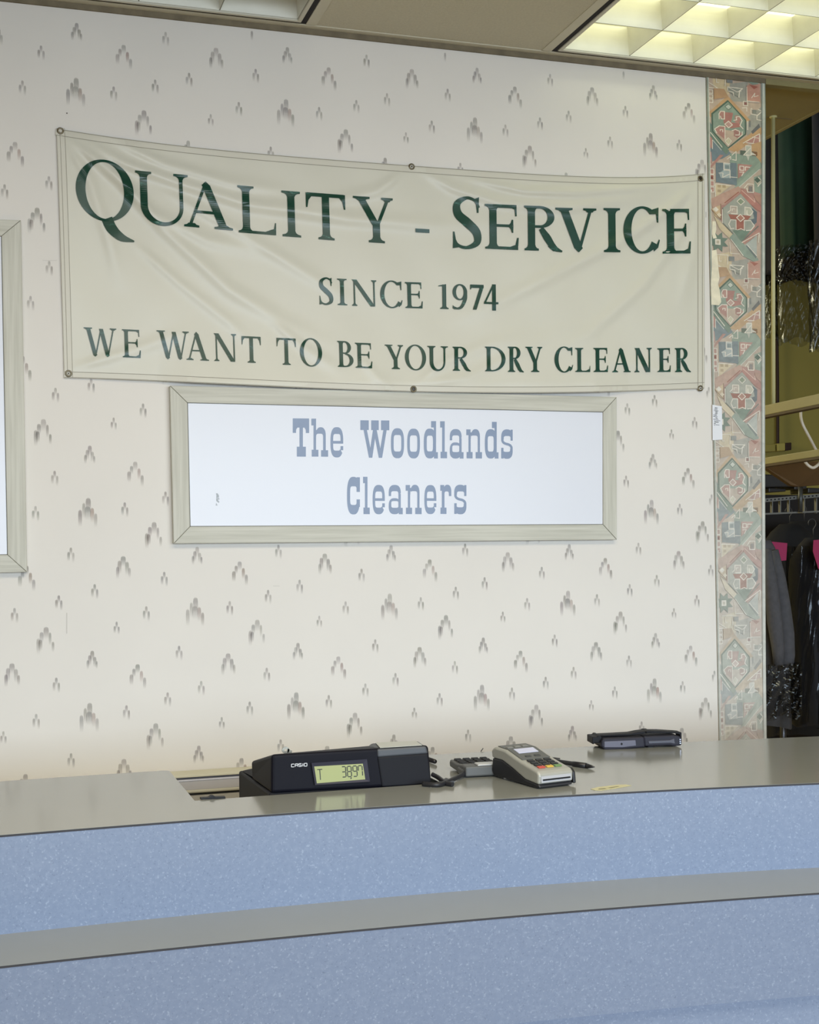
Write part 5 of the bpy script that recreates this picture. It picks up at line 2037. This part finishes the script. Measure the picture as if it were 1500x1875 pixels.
slabp([(1105.5, 1371), (1101, 1366), (1102, 1357), (1106, 1352.5), (1180, 1349.5), (1182, 1368), (1150, 1371.5), (1120, 1373.5), (1108, 1373.3)], 0.0, 0.072, M_HS, 'head')
slabp([(1106.5, 1368.5), (1106.5, 1357.5), (1164, 1355), (1165, 1365.5), (1140, 1368.5)], -0.0012, 0.004, M_HSL, 'side_panel', 0.001)
slabp([(1136, 1362.2), (1138.2, 1359.5), (1140.5, 1362), (1138.2, 1364.5)], -0.002, 0.003, M_HSD, 'trigger_button', 0.0005)
slabp([(1180, 1349), (1236, 1347), (1246, 1348.5), (1250.5, 1353), (1250, 1365.5), (1235, 1367), (1228, 1365.6), (1182, 1367.5)], 0.004, 0.064, M_HS, 'grip')
slabp([(1188, 1357), (1228, 1355.5), (1236, 1352.5), (1238, 1363), (1229, 1361), (1189, 1362.5)], 0.003, 0.004, M_HSL if False else mat('scanner_rib', (58, 58, 70), 0.45), 'grip_rib', 0.001)
slabp([(1087.5, 1351), (1097, 1350.5), (1098, 1348), (1103, 1348), (1106, 1352.5), (1101, 1362), (1093, 1362), (1090, 1364.5), (1087.5, 1364)], 0.012, 0.045, M_HSD, 'end_cap')
slabp([(1186, 1366), (1200, 1366), (1200, 1369), (1204, 1371.2), (1186, 1371.2), (1190, 1369)], 0.012, 0.04, M_HSD, 'foot', 0.001)
slabp([(1098, 1348.6), (1130, 1347), (1160, 1345.3), (1175, 1342.2), (1190, 1340.5), (1215, 1340.6), (1245, 1342.4), (1253.5, 1343.2), (1254, 1361), (1250.5, 1362), (1250, 1347), (1240, 1345), (1215, 1344.8), (1190, 1345), (1172, 1347.4), (1150, 1349.5), (1110, 1350.8)], 0.018, 0.03, M_HSD, 'hand_strap', 0.001)
slabp([(1186, 1341.6), (1188, 1339.8), (1196, 1339.6), (1198, 1341.4), (1196, 1344), (1188, 1344)], 0.014, 0.038, M_HSD, 'strap_buckle', 0.001)
for yy in (1353.5, 1357, 1360.5):
    slabp([(1245.3, yy), (1247.6, yy - .1), (1247.8, yy + 1.6), (1245.5, yy + 1.7)], 0.002, 0.003, mat('contact_metal', (150, 150, 160), 0.3, metal=0.7), 'contact', 0)

# ================================================================ GARMENT ROOM
M_CREAMP = mat('cream_pole_paint', (204, 200, 150), 0.5)
M_BEAM = mat('olive_beam_paint', (158, 152, 108), 0.55, noise=0.05, nscale=15)
M_BROWN = mat('brown_board', (96, 74, 46), 0.7, noise=0.15, nscale=9)
pt = onZ(1416, 213, ZC)
YP = float(pt[1])
pole_top = Vector(pt)
pole_bot = Vector(onY(1416.5, 741, YP))
b_ = MB()
b_.tube([pole_top, pole_bot], 0.0062, M_CREAMP, 14)
b_.tube([pole_top + Vector((0, 0, -0.004)), pole_top], 0.012, M_CREAMP, 14)
tag(b_.build('support_pole', smooth=True), 'thin cream vertical pole from the rear ceiling down to the upper beam', 'pole')


def beam(pxa, pya, pxb, pyb, Zb, hgt, dep_, m, name, label, cat_):
    A, B = Vector(onZ(pxa, pya, Zb)), Vector(onZ(pxb, pyb, Zb))
    n = (B - A).cross(Vector((0, 0, 1))).normalized()
    if n.y < 0:
        n = -n
    A = A - (B - A) * 0.6
    B = B + (B - A) * 0.5
    b = MB()
    b.hexa([A, B, B + n * dep_, A + n * dep_], [p + Vector((0, 0, hgt)) for p in (A, B, B + n * dep_, A + n * dep_)], m)
    d = Vector((0, 0, 0.007))
    o = b.build(name, bevel=0.002)
    b = MB()
    b.hexa([p - d for p in (A + n * 0.003, B + n * 0.003, B + n * dep_, A + n * dep_)], [A + n * 0.003, B + n * 0.003, B + n * dep_, A + n * dep_], mat('shaded_underside', (84, 70, 48), 0.7))  # dark strip added in place of the beam's shaded underside
    b.build('shaded_underside', o)
    return tag(o, label, cat_)


Zb1 = float(onY(1416, 762, YP)[2])
h1 = float(onY(1416, 744, YP)[2]) - Zb1
beam(1400, 764, 1500, 744, Zb1, h1, 0.03, M_BEAM, 'conveyor_beam', 'upper olive painted beam crossing the garment room behind the pillar', 'beam')
Zb2 = float(onY(1416, 851, YP)[2])
h2 = float(onY(1416, 838.5, YP)[2]) - Zb2
beam(1400, 853, 1500, 838.5, Zb2, h2, 0.03, M_BEAM, 'conveyor_beam', 'lower olive painted beam above the black garments', 'beam')
# white hose hanging between the beams
b_ = MB()
M_HOSE = mat('white_hose', (206, 198, 184), 0.5)
hy_ = 0.20
b_.tube(cat([onY(1466.5, 748, hy_ + 0.05), onY(1467, 765, hy_ + 0.03), onY(1471, 779, hy_ + 0.02), onY(1482, 800, hy_ + 0.03), onY(1494, 823, hy_ + 0.06), onY(1503, 840, hy_ + 0.06), onY(1499, 850, hy_ - 0.02), onY(1489, 856.5, hy_ - 0.04), onY(1479, 851, hy_ - 0.04), onY(1472, 841, hy_ - 0.03), onY(1468, 832, hy_ + 0.08)]), 0.0045, M_HOSE, 12)
tag(b_.build('white_hose', smooth=True), 'white hose looping under the lower beam in the garment room', 'hose')
# brown board below the lower beam
b_ = MB()
Bq = [onY(1398, 853, 0.42), onY(1520, 842, 0.30), onY(1520, 886, 0.42), onY(1463, 890.5, 0.44), onY(1449, 888, 0.44)]
b_.prism([tuple(p) for p in Bq], (0.02, 0.05, 0), M_BROWN)
tag(b_.build('brown_board'), 'brown wedge-shaped board hanging under the lower beam', 'board')
# dark cable and boxes on the rear wall
b_ = MB()
M_DKB = mat('dark_brown', (44, 24, 16), 0.7)
b_.tube([tuple(onY(1423, 612, 2.97)), tuple(onY(1424.2, 700, 2.97)), tuple(onY(1424.5, 813, 2.97))], 0.0085, M_DKB, 8)
tag(b_.build('wall_conduit'), 'dark brown conduit running down the olive rear wall', 'conduit')
for (x0, x1, y0, y1, m, lab_) in ((1397, 1420.5, 814, 827.5, M_OLIVE, 'olive junction box at the left end of the rear wall boxes'), (1424, 1438.5, 812, 826, mat('box_lid', (166, 156, 84), 0.7), 'pale olive junction box under the dark conduit'), (1438.8, 1450, 811, 825, M_DKB, 'dark brown junction box at the right end of the rear wall boxes')):
    b_ = MB()
    q = [onY(x0, y0, 2.93), onY(x1, y0 - 1, 2.93), onY(x1, y1 - 1, 2.93), onY(x0, y1, 2.93)]
    b_.prism([tuple(p) for p in q], (0, 0.069, 0), m)
    tag(b_.build('junction_box', bevel=0.004), lab_, 'junction box', 'junction boxes on the rear wall')

# garment rail (ladder-like conveyor track)
M_RACK = mat('rack_steel', (112, 112, 108), 0.45, metal=0.5)
YK = 0.585
rack = thing('conveyor_track', tuple(onY(1450, 925, YK)), 'grey ladder-like conveyor track above the hanging garments', 'conveyor track')
for (xa, xb, s) in ((1380, 1461, 0), (1470, 1540, 1)):
    d0, d1 = (-3.0, -4.0)
    for (y0a, y0b, hh, nm) in ((914, 904, 6.5, 'upper_rail'), (940, 935, 3.0, 'lower_rail')):
        yo = -3.5 if s else 0
        def yl(x, a=y0a, c=y0b):
            return a + (c - a) * (x - 1390) / 110
        b = MB()
        q = [onY(xa, yl(xa), YK), onY(xb, yl(xb), YK), onY(xb, yl(xb) + hh, YK), onY(xa, yl(xa) + hh, YK)]
        b.prism([tuple(p) for p in q], (0, 0.03, 0), M_RACK)
        rl = b.build(nm, rack)
        if nm == 'upper_rail':
            b = MB()
            for k in range(int((xb - xa) / 7)):
                xx = xa + 3 + k * 7
                qq = [onY(x_, yl(x_) + o_, YK - 0.0006) for x_, o_ in ((xx, 2), (xx + 3, 2), (xx + 3, 4.5), (xx, 4.5))]
                b.face([tuple(p) for p in qq][::-1], M_BLACK)
            b.build('slots', rl)
    for xx in ((1398, 1414, 1429, 1445) if s == 0 else (1473, 1495)):
        b = MB()
        q = [onY(xx, 912, YK + 0.01), onY(xx + 1.6, 912, YK + 0.01), onY(xx + 1.6, 940, YK + 0.01), onY(xx, 940, YK + 0.01)]
        b.prism([tuple(p) for p in q], (0, 0.012, 0), M_RACK)
        b.build('rung', rack)
b = MB()
b.tube([tuple(onY(1466, 888, YK - 0.01)), tuple(onY(1466, 938, YK - 0.01))], 0.008, mat('rack_post', (70, 72, 72), 0.4, metal=0.5), 12)
b.build('post', rack, smooth=True)


# garments
M_HOOK = mat('hanger_wire', (70, 70, 70), 0.5, metal=0.5)


def garment(name, label, px0, px1, pyt, pyb, Y, col, depth=0.07, rough=0.85, shoulder=0.25, flare=0.0, group=None, folds=9, seed=1, mname=None, hook_to=None):
    """a hanging garment: closed draped shell with shoulders, folds and hem"""
    rn = random.Random(seed)
    A, B = onY(px0, pyt, Y), onY(px1, pyt, Y)
    zt_, zb_ = float(A[2]), float(onY((px0 + px1) / 2, pyb, Y)[2])
    x0, x1 = float(A[0]), float(B[0])
    cx, hw = (x0 + x1) / 2, (x1 - x0) / 2
    H = zt_ - zb_
    ph = [rn.uniform(0, 6.28) for _ in range(4)]
    root = thing(name, (cx, Y, zt_), label, 'garment', group)
    m = mat(mname or ('cloth_' + name + str(seed)), col, rough, noise=0.12, nscale=30)
    b = MB()
    N, Mv = 64, 26

    def fn(u, v):
        a = 2 * math.pi * u
        t = v
        sh = min(1.0, 0.32 + 0.68 * (t / shoulder) ** 0.7) if t < shoulder else 1.0 + flare * (t - shoulder)
        w = hw * sh
        d = depth * (0.35 + 0.65 * min(1, t / 0.2))
        rip = 1 + 0.16 * t * math.sin(folds * a + ph[0]) + 0.07 * math.sin(3 * a + ph[1] + 4 * t)
        x = cx + w * math.copysign(abs(math.cos(a)) ** 0.8, math.cos(a))
        y = Y + d * math.sin(a) * rip
        z = zt_ - H * t + 0.012 * math.sin(2 * a + ph[2]) * t
        return (x, y, z)
    b.grid(fn, N, Mv, m)
    b.face([fn(i / N, 0) for i in range(N)], m)
    b.build('body', root, smooth=True, weld=True)
    b = MB()
    c = Vector((cx, Y, zt_))
    hk = [c, c + Vector((0, 0, 0.03))]
    for k in range(9):
        a = -0.5 + k * 0.5
        hk.append(c + Vector((0.016 * math.cos(a) - 0.004, 0, 0.05 + 0.016 * math.sin(a))))
    if hook_to is not None:
        hk = [c, Vector((cx, Y, hook_to)), Vector((cx, Y + 0.03, hook_to + 0.012)), Vector((cx, Y + 0.05, hook_to + 0.004))]
    b.tube(hk, 0.0016, M_HOOK, 6)
    b.build('hanger_hook', root, smooth=True)
    return root, cx, hw, zt_, zb_


def bag(root, px0, px1, py0, py1, Y, m, seed, amp=0.012, depth=0.07, creases=()):
    """crumpled clear film around the lower garment"""
    rn = random.Random(seed)
    ph = [rn.uniform(0, 6.28) for _ in range(8)]
    x0, x1 = float(onY(px0, py0, Y)[0]), float(onY(px1, py0, Y)[0])
    z0, z1 = float(onY(px0, py0, Y)[2]), float(onY(px0, py1, Y)[2])
    b = MB()

    def fn(u, v):
        a = 2 * math.pi * u
        r = 1 + 0.06 * math.sin(7 * a + ph[0] + 6 * v) + 0.05 * math.sin(13 * a + ph[1] - 9 * v) + 0.03 * math.sin(29 * a + ph[2] + 17 * v)
        x = (x0 + x1) / 2 + (x1 - x0) / 2 * math.cos(a) * (1 + 0.02 * math.sin(9 * v + ph[3]))
        y = Y + depth * math.sin(a) * r + amp * math.sin(19 * a + 23 * v + ph[4]) * math.sin(11 * v + ph[5] + 5 * a)
        return (x, y, z0 + (z1 - z0) * v + 0.01 * math.sin(5 * a + ph[6]) * v)
    b.grid(fn, 120, 48, m)
    b.build('garment_bag', root, smooth=True)


M_FILM = film('clear_film', 0.03)
M_FILM2 = film('clear_film_dull', 0.06)
# upper row, on a rail above the garment-room ceiling edge
g1 = garment('long_coat', 'black coat hanging in the upper row at the right picture edge', 1487, 1640, 130, 500, 0.60, (30, 30, 32), shoulder=0.12, depth=0.05, group='upper row of hanging garments', seed=3)
bag(g1[0], 1482, 1640, 440, 640, 0.60, M_FILM, 31, depth=0.06)
g2 = garment('green_garment', 'dark green garment hanging in the upper row between black coats', 1427, 1490, 140, 470, 0.80, (14, 46, 24), shoulder=0.03, depth=0.05, group='upper row of hanging garments', seed=5)
bag(g2[0], 1424, 1492, 452, 512, 0.80, M_FILM2, 32, depth=0.06, amp=0.01)
g3 = garment('long_coat', 'black coat hanging in the upper row behind the green garment', 1412, 1520, 150, 512, 1.05, (16, 16, 18), shoulder=0.1, depth=0.05, group='upper row of hanging garments', seed=7)
bag(g3[0], 1424, 1496, 500, 625, 1.05, M_FILM, 33, depth=0.06, amp=0.005)
g4 = garment('long_coat', 'dark grey coat in the upper row beside the cream pole, farthest left', 1385, 1460, 190, 512, 1.40, (38, 38, 44), shoulder=0.1, group='upper row of hanging garments', seed=9)
bag(g4[0], 1385, 1412, 500, 620, 1.40, M_FILM, 34, depth=0.07)
# lower row
g5 = garment('grey_cardigan', 'grey knitted cardigan in a plastic bag hanging beside the pillar', 1352, 1440, 990, 1330, 0.55, (70, 70, 73), shoulder=0.30, group='lower row of hanging garments', seed=11, depth=0.05, mname='grey_knit', hook_to=float(onY(1396, 940, 0.585)[2]))
M_KNIT = mat('grey_knit2', (74, 74, 78), 0.9, noise=0.16, nscale=50, bump=0.6, bscale=120)
b_ = MB()
YS = 0.50
sl = [(1416, 1008, 11), (1427, 1060, 14), (1434, 1110, 16), (1440, 1160, 17), (1442, 1200, 16), (1440, 1222, 14)]
b_.tube([tuple(onY(x, y, YS)) for x, y, r in sl], [r * 3.8 / F for x, y, r in sl], M_KNIT, 20)
o = b_.build('sleeve', g5[0], smooth=True)
b_ = MB()
sl = [(1405, 1005, 9), (1412, 1070, 14), (1419, 1140, 16), (1425, 1190, 13), (1426, 1218, 11)]
b_.tube([tuple(onY(x, y, YS - 0.05)) for x, y, r in sl], [r * 3.7 / F for x, y, r in sl], M_KNIT, 20)
b_.build('sleeve', g5[0], smooth=True)
bag(g5[0], 1362, 1452, 1215, 1312, 0.52, M_FILM2, 35, amp=0.03, depth=0.085)
for i, (x0, x1, y0, y1, Y, sd, lb) in enumerate(((1449, 1530, 985, 1322, 0.66, 13, 'black garment in clear plastic at the right picture edge of the lower row'), (1392, 1500, 960, 1335, 1.2, 15, 'black garment hanging behind the grey cardigan'), (1400, 1545, 955, 1345, 1.5, 17, 'black garment at the very back of the lower row'))):
    gg = garment('dark_garment', lb, x0, x1, y0, y1, Y, (14, 15, 22) if i == 0 else (12, 12, 14), shoulder=0.12, group='lower row of hanging garments', seed=sd)
    if i == 0:
        bag(gg[0], x0 - 2, x1 + 4, 1000, 1325, Y, M_FILM, 40, amp=0.008, depth=0.085)
M_PINK = mat('pink_paper', (150, 34, 80), 0.7)
for (pts, Y, lb) in (([(1411, 991.5), (1442, 994.5), (1440, 1026), (1420, 1028)], 0.56, 'pink paper tag pinned at the grey cardigan shoulder'), ([(1490, 989), (1515, 987), (1515, 1046), (1499, 1042), (1489, 1010)], 0.56, 'pink paper tag on the black garment at the right picture edge')):
    b_ = MB()
    q = [onY(x, y, Y) for x, y in pts]
    b_.prism([tuple(p) for p in q], (0, 0.0008, 0), M_PINK)
    tag(b_.build('paper_tag'), lb, 'tag', 'pink tags on the garments')
# lower pole and a dark backdrop added behind the row
b_ = MB()
b_.tube([tuple(onY(1434, 1290, 0.75)), tuple(onY(1434.5, 1420, 0.75))], 0.011, mat('chrome_pole', (84, 84, 88), 0.3, metal=0.8), 14)
tag(b_.build('rack_leg', smooth=True), 'grey steel rack leg below the hanging garments', 'rack leg')
b_ = MB()
a0, a1 = onY(1300, 866, 1.75), onY(1560, 866, 1.75)
b_.box((float(a0[0]), 1.75, 0.0), (float(a1[0]) + 0.6, 1.82, float(onY(1450, 906, 1.75)[2])), mat('dark_backing', (30, 28, 28), 0.9))
tag(b_.build('dark_backdrop'), 'dark partition added to darken the space behind the lower row of garments', 'backdrop')
b_ = MB()
for (x0, x1, y0, y1) in ((1380, 1462, 868, 893), (1408, 1440, 893, 902), (1455, 1478, 885, 897), (1480, 1540, 893, 903)):
    q = [onY(x0, y0, 1.0), onY(x1, y0 + 2, 1.0), onY(x1, y1 - 2, 1.0), onY(x0, y1, 1.0)]
    b_.prism([tuple(p) for p in q], (0, 0.12, 0), mat('machine_black', (30, 30, 32), 0.5))
tag(b_.build('conveyor_motor', bevel=0.004), 'black conveyor motor housing between brown board and ladder track', 'motor')
